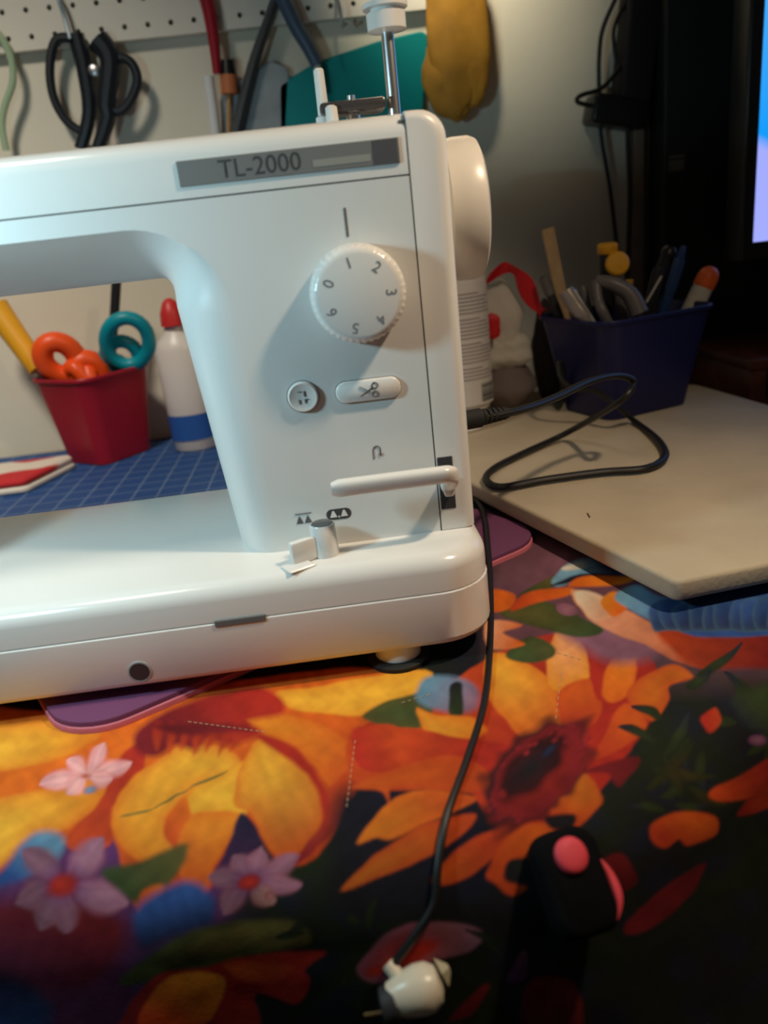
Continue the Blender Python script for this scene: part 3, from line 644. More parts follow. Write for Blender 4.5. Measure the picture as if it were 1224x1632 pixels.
# drop feed knob
kb = obj('feed_knob', MB().lathe([(0, 7.2), (.5, 7.4), (17, 6.9), (18, 6.2)], (-65.8, -11.5, 0), Z, 28), WHITE2, SM)
obj('knob_cap', MB().lathe([(0, 6.0), (.4, 5.6), (.45, .1)], (-65.8, -11.5, 18), Z, 24, False, True), mat('cap_grey', (.10, .10, .105), .35), kb)
rz = Matrix.Rotation(math.radians(28), 3, 'Z')
obj('knob_lever', MB().box((-87, -14.5, 0), (-66, -9.5, 13), 1.6, 2, rz, (-65.8, -11.5, 6)).box((-93, -22, 0), (-78, -10, 1.2), .4, 1, rz, (-65.8, -11.5, 6)), WHITE2, kb)
# handwheel
hw = obj('handwheel', MB().lathe([(20, 22), (21.5, 33), (24, 36.5), (30, 38), (39, 38), (42.5, 36.6), (44, 33.5), (43.6, 28), (41, 24), (41.5, .1)], (0, 58, 168), X, 48, True, True), mat('handwheel_plastic', (.74, .70, .63), .3), SM, sharp=40)
# top fittings
pn = obj('spool_pin', MB().lathe([(0, 9), (3, 9), (3.2, 3.6), (56, 3.4), (56.5, 2.5)], (3, 70, ZTOP), Z, 20), CHROME, SM)
obj('spool_cap', MB().lathe([(0, 5), (1, 10.5), (9, 10.5), (9.2, 8), (11, 8), (11.2, 12), (13.5, 12), (14, 10), (14.1, .1)], (3, 70, ZTOP+46), Z, 28), WHITE2, pn, label='white spool cap')
bw = obj('bobbin_winder', MB().box((-38, 60, ZTOP+9), (-2, 84, ZTOP+15), 2, 2), mat('smoky_plastic', (.05, .045, .045), .25), SM)
obj('winder_post', MB().lathe([(0, 5.5), (3, 5), (9, 4.6), (10, 3.2), (32, 2.8), (33, 2)], (-36, 72, ZTOP), Z, 18), WHITE2, bw)
obj('winder_spindle', MB().lathe([(0, 4), (8, 4), (8.2, 2.4), (18, 2.2)], (-20, 70, ZTOP), Z, 16), CHROME, bw)
obj('winder_stop', MB().lathe([(0, 3.6), (12, 3.2), (13, 2)], (-32, 60, ZTOP), Z, 16), WHITE2, bw)

# ------------------------------------------------------------------ things near the machine
u = Vector((.857, .515)); nrm = Vector((-.515, .857)); A = Vector((-207, -66)); B = A+u*352
quad = [(*A, 34), (*B, 34), (*(B+nrm*175), 34), (*(A+nrm*175), 34)]
fm = thing('foam_mat', (-60, 70, TABLE), 'thin purple foam mat with a pink underside, under the white machine', 'foam mat')
rq = rpoly(quad, 8)
obj('pink_layer', MB().prism(rq, TABLE+.1, TABLE+3.6, .8), mat('pink_foam', (.62, .17, .22), .8, bump=.1, bscale=600), fm)
obj('purple_layer', MB().prism(inset(rq, 1.0), TABLE+3.6, TABLE+6.8, .9), mat('purple_foam', (.16, .045, .12), .8, bump=.1, bscale=600), fm)
# padded board
CANVAS = mat('cream_canvas', (.54, .45, .32), .9, bump=.16, bscale=300, vary=.10, vscale=14)
pol = rpoly([(130, -15, 7), (385, 16, 12), (377, 329, 20), (360, 457, 12), (-22, 425, 12)], 6)
def board():
    b0, b1 = TABLE+7.6, BOARD
    R = [[(x, y, b0) for x, y in inset(pol, 3)], [(x, y, b0+1.5) for x, y in inset(pol, .8)], [(x, y, b0+4) for x, y in pol]]
    for a in np.linspace(0, math.pi/2, 6): R.append([(x, y, b1-3+3*math.sin(a)) for x, y in inset(pol, 3*(1-math.cos(a)))])
    return MB().rings(R)
bo = obj('padded_board', board(), CANVAS, sharp=50); tag(bo, 'thick padded board covered in cream canvas, under the navy bin', 'board')
mb = MB()
for x, y in ((1117, 926), (1207, 919)):
    p = onz(x, y, BOARD-9); obj('tack', MB().lathe([(-1, 1.2), (1.2, .9), (1.6, .3)], (p[0], p[1]+1.5, p[2]), (0, -1, 0), 10), STEEL, bo)
p = onz(937, 822, BOARD); obj('stain_mark', MB().tube([(p[0], p[1]-4, BOARD+.1), (p[0]+1, p[1]+4, BOARD+.1)], .6, 6), mat('mark_brown', (.1, .06, .04), .9), bo)

# cords
CORD = mat('black_cord', (.010, .009, .009), .48)
pc = thing('mains_cable', (60, 60, BOARD), 'thick black power cord looped over the padded board, plugged into the machine', 'cord')
pts = [(24, 62, 46), ony(820, 656, 80), ony(880, 636, 120), ony(940, 608, 165), ony(985, 599, 190), ony(1010, 610, 195), ony(985, 642, 190), onz(905, 689, BOARD+10), onz(830, 724, BOARD+4.4), onz(786, 747, BOARD+4.2),
       onz(775, 765, BOARD+4.2), onz(800, 776, BOARD+4.2), onz(870, 764, BOARD+4.2), onz(960, 752, BOARD+4.2), onz(1030, 746, BOARD+4.2), onz(1060, 727, BOARD+4.2), onz(1048, 700, BOARD+4.2), onz(1010, 670, BOARD+4.2),
       ony(985, 648, 300), ony(950, 624, 318), ony(912, 618, 330), ony(893, 600, 338), ony(892, 578, 352), (186, 385, 0), (187, 402, -36), (188, 430, BOARD+4.2)]
pts = [Vector(p) for p in pts]
obj('cable', MB().tube(pts, 3.2, 10, smooth=8, flat=.85), CORD, pc)
d0 = (pts[1]-pts[0]).normalized()
pl = MB().tube([pts[0]-d0*2, pts[0]+d0*16], 6.2, 14)
for k in range(5): pl.tube([pts[0]+d0*(17+k*4), pts[0]+d0*(19.6+k*4)], 5.4-k*.3, 12)
pl.tube([pts[0]+d0*14, pts[0]+d0*38], 3.6, 12)
obj('plug', pl, RUBBER, pc, label='black ribbed plug')
fc = thing('thin_cord', (40, 60, TABLE), 'thin black cord running past the machine and down over the cloth edge', 'cord')
pts = [(52, 235, TABLE+9), onz(770, 815, TABLE+9), onz(779, 880, TABLE+9.2)]+[oncloth(x, y, 2.2) for x, y in ((783, 950), (783, 1010), (776, 1090), (768, 1140), (742, 1215), (714, 1300), (700, 1375), (692, 1440), (660, 1490), (632, 1530), (618, 1556))]
obj('cable', MB().tube(pts, 1.75, 9, smooth=8), CORD, fc)
wp = thing('white_plug', oncloth(655, 1580, 8), 'white rounded plug with a dark socket end, at the end of the thin cord', 'plug')
c = Vector(oncloth(668, 1578, 9)); N = (Vector(CAM)-c).normalized(); U = (Vector(CR)-N*Vector(CR).dot(N)).normalized(); V_ = N.cross(U)
shr = lambda x, y, z: c+(Vector((x, y, z))-c)*.72
ax = (U*.92+V_*.25+N*.05).normalized()
obj('housing', MB().lathe([(-18, 4), (-17, 8), (-9, 11.2), (0, 13), (6, 12.6), (11, 9.4), (13, 4), (13.2, .1)], c, ax, 28).map(shr), mat('ivory_plastic', (.72, .64, .50), .3), wp)
obj('strain_relief', MB().tube([c-U*12+V_*7, c-U*17+V_*12.5], 4, 12).map(shr), MATS['ivory_plastic'], wp)
obj('socket', MB().lathe([(-21, 8.6), (-20, 9.6), (-13, 9.8), (-12.4, 6)], c-V_*2.5, ax, 24).map(shr), mat('socket_dark', (.03, .03, .035), .5), wp)
obj('prong', MB().tube([c-ax*20-V_*5, c-ax*31-V_*3.5], 1.1, 8).map(shr), mat('brass', (.75, .55, .25), .25, metal=1.0), wp)
obj('tip', MB().lathe([(12, 8), (17, 2), (17.2, .1)], c+U*2+V_*2, (ax+V_*.3).normalized(), 4).map(shr), mat('ivory_dull', (.45, .40, .26), .5), wp)
# black case with coral button
K = .68; cc = Vector(oncloth(905, 1392, 5)); N = Vector((.25, -.62, .74)).normalized(); U = Vector((1, .2, 0)); U = (U-N*U.dot(N)).normalized(); V_ = N.cross(U)
bc = thing('tape_measure', cc-N*5, 'small black case with a round coral pink button, on the cloth edge', 'tape measure')
obj('case', MB().slab(rpoly([(-22*K, -34*K, 14*K), (20*K, -34*K, 14*K), (20*K, 24*K, 14*K), (-22*K, 24*K, 14*K)], 8), cc-N*4, U, V_, 13, 3), mat('black_fabric_case', (.004, .004, .005), .9, spec=.1), bc, sharp=50)
obj('button', MB().lathe([(0, 10.2*K), (2, 10.2*K), (3, 8.5*K), (3.4, 5*K), (3.5, .1)], cc+N*8.6+V_*8.5*K-U*1, N, 32), mat('coral_plastic', (.74, .06, .085), .6), bc, sharp=50)
obj('side_stripe', MB().tube([cc+(U*17+V_*2)*K+N*7.5, cc+(U*19.6-V_*8)*K+N*6.5, cc+(U*19.2-V_*20)*K+N*6.5, cc+(U*14-V_*30)*K+N*6.5], lambda t: .4+2.2*math.sin(math.pi*min(max(t, .0), 1)), 10, smooth=8), MATS['coral_plastic'], bc)

# ------------------------------------------------------------------ bins and what stands in them
def bin_(name, base, ang, w0, d0, w1, d1, h, m, label):
    R = Matrix.Rotation(ang, 3, 'Z'); b = Vector(base)
    def ring(w, d, z, r): return [tuple(b+R @ Vector((x, y, z))) for x, y in rpoly([(-w/2, -d/2, r), (w/2, -d/2, r), (w/2, d/2, r), (-w/2, d/2, r)], 6)]
    t = thing(name, base, label, 'bin')
    L = lambda a, c, k: a+(c-a)*k
    outer = [ring(w0-6, d0-6, 0, 12), ring(w0-1.5, d0-1.5, 1, 14), ring(w0, d0, 4, 15)]+[ring(L(w0, w1, k), L(d0, d1, k), L(4, h, k), 16+4*k) for k in (.25, .5, .75, .97)]
    outer += [ring(w1+1, d1+1, h-.6, 20), ring(w1, d1, h, 20), ring(w1-3, d1-3, h, 19)]+[ring(L(w0, w1, k)-3.6, L(d0, d1, k)-3.6, L(4, h, k), 15) for k in (.9, .5, .1)]+[ring(w0-8, d0-8, 3, 11)]
    obj('bin_body', MB().rings(outer), m, t, sharp=50)
    obj('rim', MB().rings([ring(w1+.6, d1+.6, h-4, 20), ring(w1+3.4, d1+3.4, h-3.4, 21), ring(w1+3.6, d1+3.6, h-.6, 21), ring(w1+2, d1+2, h+.4, 20), ring(w1-1, d1-1, h+.4, 19), ring(w1-1.5, d1-1.5, h-1, 19)], False, False), m, t)
    return t, R, b
NAVYM = mat('navy_plastic', (.010, .012, .085), .4)
bb, RB, cb = bin_('pencil_bin', (254, 394, BOARD), math.radians(19), 104, 84, 138, 118, 101, NAVYM, 'navy blue plastic bin full of pens and tools on the padded board')
def inb(x, y, z): return cb+RB @ Vector((x, y, z))
def tip(px, py, ly):       # a pixel put at depth ly inside the bin (its local y)
    p = ony(px, py, cb.y+ly); return Vector(p)
def stick(name, tp, foot, prof, m, label, cat, parts=(), group=None, n=20):
    d = tp-foot; L = d.length; t = thing(name, foot, label, cat, group)
    obj('barrel', MB().lathe([(L*a if a <= 1 else L+(a-1), r) for a, r in prof], foot, d, n), m, t)
    for nm, pr, mm in parts: obj(nm, MB().lathe([(L+a, r) for a, r in pr], foot, d, n), mm, t)
    return t
# craft stick
f = inb(-36, 24, 6); tp = tip(872, 364, 20); d = (tp-f).normalized(); sd = Vector((1, .1, 0)); sd = (sd-d*sd.dot(d)).normalized(); Lw = (tp-f).length
o = obj('craft_stick', MB().slab(rpoly([(-6.5, 0, 6), (6.5, 0, 6), (6.5, Lw, 2), (-6.5, Lw, 2)], 6), f, sd, d, 2.4, .5), mat('pale_wood', (.50, .34, .18), .7, vary=.15, vscale=60)); tag(o, 'pale flat wooden stick rising from the navy bin', 'stick')
BLK = mat('pen_black', (.02, .02, .024), .3); BLU2 = mat('pen_blue', (.03, .08, .24), .25); GRYM = mat('tool_grey', (.13, .12, .12), .4); YELC = mat('yellow_cap', (.85, .42, .02), .4); ORC = mat('orange_cap', (.85, .14, .02), .4); IVO = mat('marker_white', (.70, .66, .56), .4)
stick('pen', tip(866, 440, 8), inb(-34, 6, 5), [(0, 3), (.05, 4.6), (.96, 4.6), (1, 3)], BLK, 'dark pen leaning at the left end of the navy bin', 'pen', [('clip', [(-20, 5.4), (-1, 5.4)], GRYM)])
stick('marker', tip(968, 404, 5), inb(-10, 18, 5), [(0, 5), (.9, 8.5), (1, 8.6)], BLK, 'thick dark marker with a round yellow end cap in the navy bin', 'marker', [('cap', [(0, 9), (2, 10.4), (8, 10.4), (10, 8.8), (10.2, .1)], YELC)])
# yellow disc facing the viewer belongs to a rotary tool
p = tip(984, 420, -6); N = (Vector(CAM)-p).normalized(); N = (N+Vector((.25, 0, .1))).normalized()
t = thing('rotary_tool', inb(0, -4, 5), 'grey handled tool with a yellow disc end in the navy bin', 'tool')
obj('handle', MB().tube([inb(6, -6, 6), inb(2, -6, 60), p-N*5-Vector((0, 0, 8)), p-N*4], 6.5, 14, smooth=5), GRYM, t)
obj('disc', MB().lathe([(-4, 9), (-3, 11.6), (1, 11.8), (2.6, 10), (3, .1)], p, N, 28), YELC, t)
stick('marker', tip(1126, 446, 4), inb(34, 0, 5), [(0, 6), (.1, 9.2), (.9, 10.2), (1, 9.5)], IVO, 'white marker with a rounded orange cap in the navy bin', 'marker', [('cap', [(-8, 9.8), (-7, 10.9), (3, 10.9), (9, 9.2), (13, 5), (14, .1)], ORC)])
stick('pen', tip(1090, 392, 10), inb(28, 14, 5), [(0, 3), (.04, 5), (.8, 5.6), (.97, 3.6), (1, 2)], BLU2, 'translucent blue pen standing tall in the navy bin', 'pen', [('clip', [(-45, 6.4), (-12, 6.2)], BLU2)])
stick('pen', tip(1066, 402, 20), inb(10, 24, 5), [(0, 3), (.05, 6.5), (.9, 8), (1, 6)], BLK, 'black fat pen leaning to the right behind the grey tool', 'pen', [('cap', [(-4, 8.2), (2, 8), (6, 5), (6.2, .1)], BLK)])
t = stick('pen', tip(1050, 425, -8), inb(4, -2, 5), [(0, 3), (.05, 6), (.95, 6), (1, 4)], BLK, 'black pen with a white printed strip in the navy bin', 'pen')
a, b = tip(1054, 440, -16), tip(1030, 482, -16); obj('printed_strip', MB().tube([a, b], 2.0, 6, flat=.5), mat('strip_white', (.6, .6, .58), .5), t)
# silver folding tool
t = thing('folding_knife', inb(-30, -24, 5), 'silver folding tool with a dark spine at the front of the navy bin', 'tool')
a, b = tip(905, 468, -22), tip(938, 520, -30); dd = (b-a)
obj('handle', MB().tube([a-dd*.1, a+dd*.3, b, inb(-24, -26, 20)], lambda q: 8.5-2*abs(q-.3), 14, smooth=4), mat('silver_grip', (.45, .40, .36), .3, metal=.6), t)
obj('spine', MB().tube([a+Vector((5, -5, 3)), b+Vector((5, -5, 3))], 1.8, 8), CHROME, t)
stick('pen', tip(928, 455, -10), inb(-26, -6, 5), [(0, 3), (.05, 4.6), (.95, 4.6), (1, 2)], GRYM, 'slim grey pen beside the silver folding tool', 'pen')
# pliers
t = thing('pliers', inb(-4, -24, 5), 'grey pliers with open handles lying over the rim of the navy bin', 'pliers')
a, b, c, d = tip(950, 448, -24), tip(975, 452, -30), tip(1018, 500, -40), tip(966, 508, -38)
obj('handle', MB().tube([a, b, (b+c)/2+Vector((4, 0, 4)), c], lambda q: 5.5+4*q, 12, smooth=5), GRYM, t)
obj('handle', MB().tube([a, (a+d)/2-Vector((3, 0, 0)), d, inb(-14, -30, 40)], 5, 12, smooth=5), GRYM, t)
obj('jaw', MB().tube([inb(-14, -30, 44), inb(-8, -24, 8)], 5, 10), STEEL, t)
stick('pencil', tip(1003, 446, 0), inb(2, 12, 5), [(0, 3), (.05, 3.6), (.93, 3.6), (.94, 4.2), (1, 4.2)], mat('pencil_yellow', (.7, .36, .03), .5), 'yellow pencil beside the disc tool in the navy bin', 'pencil', n=8)

# red bin and scissors behind the arm
mt_g = bpy.data.materials.new('cutting_mat_blue'); mt_g.use_nodes = True
def grid_mat(m):
    nt = m.node_tree; b = nt.nodes['Principled BSDF']; b.inputs['Roughness'].default_value = .6
    tc = nt.nodes.new('ShaderNodeTexCoord'); sp = nt.nodes.new('ShaderNodeSeparateXYZ'); nt.links.new(tc.outputs['Object'], sp.inputs[0]); outs = []
    for k in (0, 1):
        a = nt.nodes.new('ShaderNodeMath'); a.operation = 'PINGPONG'; a.inputs[1].default_value = .0127; nt.links.new(sp.outputs[k], a.inputs[0])
        c = nt.nodes.new('ShaderNodeMath'); c.operation = 'LESS_THAN'; c.inputs[1].default_value = .0006; nt.links.new(a.outputs[0], c.inputs[0]); outs.append(c)
    mx = nt.nodes.new('ShaderNodeMath'); mx.operation = 'MAXIMUM'; nt.links.new(outs[0].outputs[0], mx.inputs[0]); nt.links.new(outs[1].outputs[0], mx.inputs[1])
    mi = nt.nodes.new('ShaderNodeMix'); mi.data_type = 'RGBA'; mi.inputs[6].default_value = (.008, .06, .22, 1); mi.inputs[7].default_value = (.16, .24, .36, 1)
    nt.links.new(mx.outputs[0], mi.inputs[0]); nt.links.new(mi.outputs[2], b.inputs['Base Color'])
grid_mat(mt_g)
rz = Matrix.Rotation(math.radians(-3), 3, 'Z')
o = obj('cutting_mat', MB().slab(rpoly([(-230, -195, 8), (230, -195, 8), (230, 195, 8), (-230, 195, 8)]), (-290, 400, TABLE+.2), rz @ Vector(X), rz @ Vector(Y), 2.2, .4), mt_g); tag(o, 'blue cutting mat with a pale grid, under the red bin', 'cutting mat')
REDM = mat('red_plastic', (.36, .008, .025), .45)
rb, RB2, cr = bin_('scissors_bin', (-332, 545, TABLE+2.5), math.radians(52), 78, 74, 104, 98, 104, REDM, 'dark red plastic bin holding scissors on the blue cutting mat')
def inr(x, y, z): return cr+RB2 @ Vector((x, y, z))
def scissors(name, label, m, px, ly, foot, r0, tube, ang, second, group=None):
    c = Vector(ony(px[0], px[1], cr.y+ly)); t = thing(name, foot, label, 'scissors', group); ca, sa = math.cos(ang), math.sin(ang)
    Ux = Vector((ca, .25, sa)).normalized(); Vx = Vector((-sa, -.3, ca)).normalized()
    loop = [c+Ux*r0*1.0*math.cos(q)+Vx*r0*1.25*math.sin(q) for q in np.linspace(0, 6.283, 24, endpoint=False)]
    h1 = obj('handle', MB().tube(loop, tube, 12, closed=True).tube([c-Vx*r0*1.2, Vector((foot.x*.55+c.x*.45, foot.y*.7+c.y*.3, cr.z+112)), foot+Vector((0, 0, 80)), foot+Vector((0, 0, 45))], lambda q: tube*(1-.55*q), 12, smooth=4), m, t)
    c2 = c+Vector(second); loop = [c2+Ux*r0*.8*math.cos(q)+Vx*r0*.95*math.sin(q) for q in np.linspace(0, 6.283, 24, endpoint=False)]
    obj('handle', MB().tube(loop, tube, 12, closed=True).tube([c2-Vx*r0*.9, Vector((foot.x*.7+c2.x*.3, foot.y*.7+c2.y*.3, cr.z+104)), foot+Vector((4, 0, 76)), foot+Vector((4, 0, 45))], lambda q: tube*(1-.55*q), 12, smooth=4), m, t)
    for s in (0, 1): obj('blade', MB().box((foot.x-5+2*s, foot.y-1+2*s, foot.z), (foot.x+5+2*s, foot.y+1+2*s, foot.z+52), .4, 1), STEEL, t)
scissors('fabric_scissors', 'orange handled scissors standing in the red bin', mat('orange_handle', (.85, .09, .012), .4), (96, 572), -14, inr(-16, -16, 3), 17, 12, .3, (26, 8, -20))
scissors('fabric_scissors', 'teal handled scissors standing in the red bin', mat('teal_handle', (.0, .28, .36), .4), (203, 545), -16, inr(16, 0, 3), 24, 8, -.5, (-14, 16, -20))
# yellow handled cutter leaning in the bin
f = inr(-20, 24, 3); a = Vector(ony(-8, 490, cr.y+12)); b = Vector(ony(62, 588, cr.y-6))
t = thing('rotary_cutter', f, 'yellow handled cutter leaning out of the red bin', 'cutter')
obj('handle', MB().tube([a, a*.6+b*.4, b], lambda q: 16-4*q, 14, smooth=6), mat('yellow_handle', (.78, .38, .02), .4), t)
obj('shaft', MB().tube([b, f+Vector((0, 0, 4))], 5, 10), STEEL, t)
t = thing('marker', inr(2, 10, 3), 'slim black marker standing tall in the red bin', 'marker'); tp = Vector(ony(186, 440, cr.y+12))
obj('barrel', MB().lathe([(0, 4), (6, 5), (150, 5), (151, 4)], inr(2, 10, 3), tp-inr(2, 10, 3), 16), BLK, t)
d = (tp-inr(2, 10, 3)).normalized(); obj('cap', MB().lathe([(150, 5.6), (205, 5.6), (207, 4), (207.1, .1)], inr(2, 10, 3), d, 16), BLK, t)
# glue bottle with red cap, and lotion bottle
def bottle(name, base, prof, m, label, cat='bottle', sq=.8, n=36):
    t = thing(name, base, label, cat); b = Vector(base)
    R = [[(b.x+r*math.cos(2*math.pi*j/n), b.y+r*sq*math.sin(2*math.pi*j/n), b.z+h) for j in range(n)] for h, r in prof]
    obj('bottle_body', MB().rings(R), m, t, sharp=50); return t, b
WB = mat('bottle_white', (.74, .70, .66), .35)
t, b = bottle('glue_bottle', (-224, 530, TABLE+2.5), [(0, 24), (2, 26), (70, 27), (118, 27), (130, 22), (138, 12), (148, 11)], WB, 'white bottle with a red cap and blue band behind the pillar')
def band(b, z0, z1, r, sq, a0, a1, k=16): 
    return MB().rings([[(b.x+r*math.cos(a), b.y+r*sq*math.sin(a), b.z+z) for z in (z0, z1)] for a in np.linspace(a0, a1, k)], False, False, close=False)
obj('blue_band', band(b, 14, 44, 27.4, .81, -3.1, 0), mat('band_blue', (.02, .10, .38), .5), t)
obj('cap', MB().lathe([(146, 14), (160, 13), (172, 8), (176, 3)], b, Z, 24), mat('cap_red', (.6, .03, .03), .4), t)
t, b = bottle('lotion_bottle', (78, 388, BOARD), [(20, 27), (22, 30), (26, 31.5), (90, 32.5), (150, 34), (200, 37), (232, 38), (246, 36), (252, 30), (253, 20)], WB, 'tall white lotion bottle with a printed back label, on the padded board beside the machine')
obj('cap', MB().lathe([(0, 22), (1.5, 24), (19, 24), (21, 22), (21.2, .1)], b, Z, 28), WB, t)
lb = obj('label_sheet', band(b, 28, 147, 34.2, .82, -2.9, -.1, 24), mat('label_paper', (.68, .64, .60), .6), t)
mb = MB(); z = 138.0; i = 0
while z > 52:
    a1 = -.35-.25*((i*7) % 5)/5 if i % 6 else -.9
    mb.add(*(lambda q: (q.v, q.f))(band(b, z-.75, z+.35, 34.5, .82, -2.4, a1, 14))); z -= 3.6 if i % 6 != 5 else 6; i += 1
obj('label_text', mb, mat('label_ink', (.26, .22, .24), .7), lb, sharp=180)
mb = MB(); z = 31
while z < 49:
    w = random.choice((.5, .9, 1.4)); mb.add(*(lambda q: (q.v, q.f))(band(b, z, z+w, 34.5, .82, -1.0, -.35, 8))); z += w+random.choice((.6, 1.0))
obj('barcode', mb, mat('barcode_ink', (.02, .02, .02), .7), lb, sharp=180)
# white bundle with red ribbon
wb = thing('fabric_bundle', (140, 450, BOARD), 'lumpy white fabric bundle with a red ribbon, between the lotion bottle and the navy bin', 'bundle')
def lumps(L, seed, amp=.06):
    mb = MB(); rnd = random.Random(seed)
    for c, r in L:
        b = bmesh.new(); bmesh.ops.create_icosphere(b, subdivisions=4, radius=1.0); ph = [rnd.uniform(0, 6) for _ in range(4)]
        for q in b.verts:
            n = q.co.copy(); k = 1+amp*(math.sin(n.x*5+ph[0])+math.sin(n.y*6+ph[1])+math.sin(n.z*7+ph[2]))+amp*.4*math.sin(n.x*13+n.z*11+ph[3])
            q.co = Vector((c[0]+n.x*r[0]*k, c[1]+n.y*r[1]*k, max(c[2]+n.z*r[2]*k, -1e9)))
        mb.bm(b)
    return mb
PL = mat('white_fabric', (.66, .62, .55), .9, bump=.3, bscale=120)
obj('bundle_body', lumps([((132, 444, BOARD+98), (31, 22, 40)), ((136, 444, BOARD+66), (33, 24, 22))], 2), PL, wb, sharp=180)
obj('bundle_base', lumps([((140, 447, BOARD+27), (33, 28, 27))], 4, .03), mat('taupe_fabric', (.20, .16, .15), .9, bump=.2, bscale=150), wb, sharp=180)
rp = [ony(x, y, 418) for x, y in ((776, 446), (800, 430), (822, 432), (838, 456), (858, 490), (866, 500))]
mb = MB(); R = []
for i, p in enumerate(catmull([Vector(q) for q in rp], 5)):
    w = 7+3.5*math.sin(i*.5); R.append([p+Vector((-w*.55, 2, -w*.8)), p+Vector((w*.5, -2-2*math.sin(i*.9), w*.8)), p+Vector((w*.5, 2, w*.8)), p+Vector((-w*.55, 5, -w*.8))])
obj('ribbon', mb.rings(R), mat('red_ribbon', (.62, .01, .02), .5), wb, sharp=30)
obj('red_patch', lumps([(ony(786, 520, 410), (7, 5, 15))], 5), MATS['red_ribbon'], wb, sharp=180)
p = Vector(ony(878, 560, 470))
o = obj('dark_pouch', lumps([((p.x-3, p.y, BOARD+54), (19, 16, 54))], 9, .04), mat('brown_pouch', (.035, .025, .03), .8, bump=.3, bscale=100), sharp=180); tag(o, 'dark brown soft pouch squeezed between the white bundle and the navy bin', 'pouch')
# folded white napkin with red print, at the left end of the mat
pn_ = bpy.data.materials.new('napkin_print'); pn_.use_nodes = True
def napkin(m):
    nt = m.node_tree; b = nt.nodes['Principled BSDF']; b.inputs['Roughness'].default_value = .9; tc = nt.nodes.new('ShaderNodeTexCoord')
    n = nt.nodes.new('ShaderNodeTexNoise'); n.inputs['Scale'].default_value = 16; n.inputs['Detail'].default_value = 1; nt.links.new(tc.outputs['Object'], n.inputs['Vector'])
    r = nt.nodes.new('ShaderNodeValToRGB'); r.color_ramp.elements[0].position = .50; r.color_ramp.elements[0].color = (.66, .60, .52, 1); r.color_ramp.elements[1].position = .54; r.color_ramp.elements[1].color = (.5, .02, .025, 1)
    nt.links.new(n.outputs['Fac'], r.inputs[0]); nt.links.new(r.outputs[0], b.inputs['Base Color'])
napkin(pn_)
np_ = rpoly([(-60, -52, 8), (44, -52, 10), (76, 40, 10), (-60, 40, 8)])
c = onz(20, 770, TABLE+2.5)
t = thing('folded_napkin', (c[0], c[1], TABLE+2.5), 'folded white napkin with red print, on the blue cutting mat', 'napkin')
for k in range(2): obj('napkin_fold', MB().slab(inset(np_, k*1.2), (c[0]-10, c[1], TABLE+2.6+k*8), X, Y, 7.8, 2.6), pn_ if k else PL, t)

# ------------------------------------------------------------------ hanging on the pegboard
YW = WALL-24
def w_(x, y, dy=0): return Vector(ony(x, y, YW+dy))
t = thing('black_shears', w_(140, 230), 'black handled shears hanging on the pegboard by their hook', 'scissors')
BH = mat('black_handle', (.012, .016, .022), .4)
obj('handle', MB().tube([w_(*q) for q in ((92, 62), (80, 100), (84, 150), (104, 190), (132, 208), (146, 180), (140, 120), (128, 70))], 5.0, 10, smooth=5, closed=True), BH, t)
obj('handle', MB().tube([w_(*q, -6) for q in ((176, 104), (168, 130), (172, 165), (190, 178), (208, 160), (219, 130), (212, 104), (194, 92))], 5.2, 10, smooth=5, closed=True), BH, t)
obj('shank', MB().tube([w_(120, 55), w_(134, 110), w_(142, 180), w_(128, 238)], lambda q: 9-2*q, 10, smooth=4), BH, t)
obj('shank', MB().tube([w_(156, 64, -6), w_(176, 96, -6), w_(170, 165, -6), w_(172, 190, -6), w_(156, 238, -6)], lambda q: 13-6*q, 10, smooth=4), BH, t)
obj('pivot', MB().lathe([(0, 6), (3, 6), (4, 4)], w_(150, 113, -8), (0, -1, 0), 16), STEEL, t)
o = obj('pegboard_hook', MB().tube([w_(88, -12, 10), w_(90, -10, -8), w_(102, 25, -8), w_(112, 62, -10)], 2.2, 8, smooth=4), mat('hook_blue', (.25, .33, .38), .35, metal=.4)); tag(o, 'blue-grey wire hook holding the black shears', 'hook')
o = obj('glass_hook', MB().tube([w_(*q) for q in ((-14, 50), (2, 60), (18, 95), (20, 132), (8, 168), (3, 200), (10, 240))], 4.0, 10, smooth=5), mat('green_glass', (.50, .66, .44), .15, trans=.3)); tag(o, 'curved pale green glassy loop hanging beside the black shears', 'loop')
t = thing('red_brush', w_(345, 215), 'brush with a tapering red handle and pale shaft, hanging on the pegboard', 'brush')
obj('handle', MB().tube([w_(322, -30, -6), w_(334, 20, -6), w_(342, 75, -6), w_(346, 118, -6)], lambda q: 9-4.5*q, 12, smooth=4), mat('red_lacquer', (.34, .012, .025), .35), t)
obj('shaft', MB().tube([w_(332, 122, -6), w_(340, 180, -6), w_(345, 225, -6)], 6, 12), mat('pale_ferrule', (.75, .75, .74), .3), t)
t = thing('orange_brush', w_(366, 205), 'small brush with an orange ferrule and thin amber shaft beside the red brush', 'brush')
obj('ferrule', MB().tube([w_(364, 120), w_(366, 150)], 9.5, 14), mat('orange_ferrule', (.55, .17, .06), .5), t)
obj('shaft', MB().tube([w_(365, 150), w_(364, 225)], 2.2, 8), mat('amber', (.55, .30, .10), .4), t)
obj('bristles', MB().tube([w_(362, 96), w_(364, 122)], lambda q: 7+2*q, 12), BLACK, t)
t = thing('grey_tongs', w_(400, 210), 'dark grey tongs with one leg slanting down, hanging on the pegboard', 'tongs')
GT = mat('tong_grey', (.07, .075, .08), .5)
obj('leg', MB().tube([w_(446, -24, 4), w_(425, 40, 4), w_(402, 110, 4), w_(376, 215, 4)], lambda q: 9+6*q, 10, smooth=4, flat=.5), GT, t)
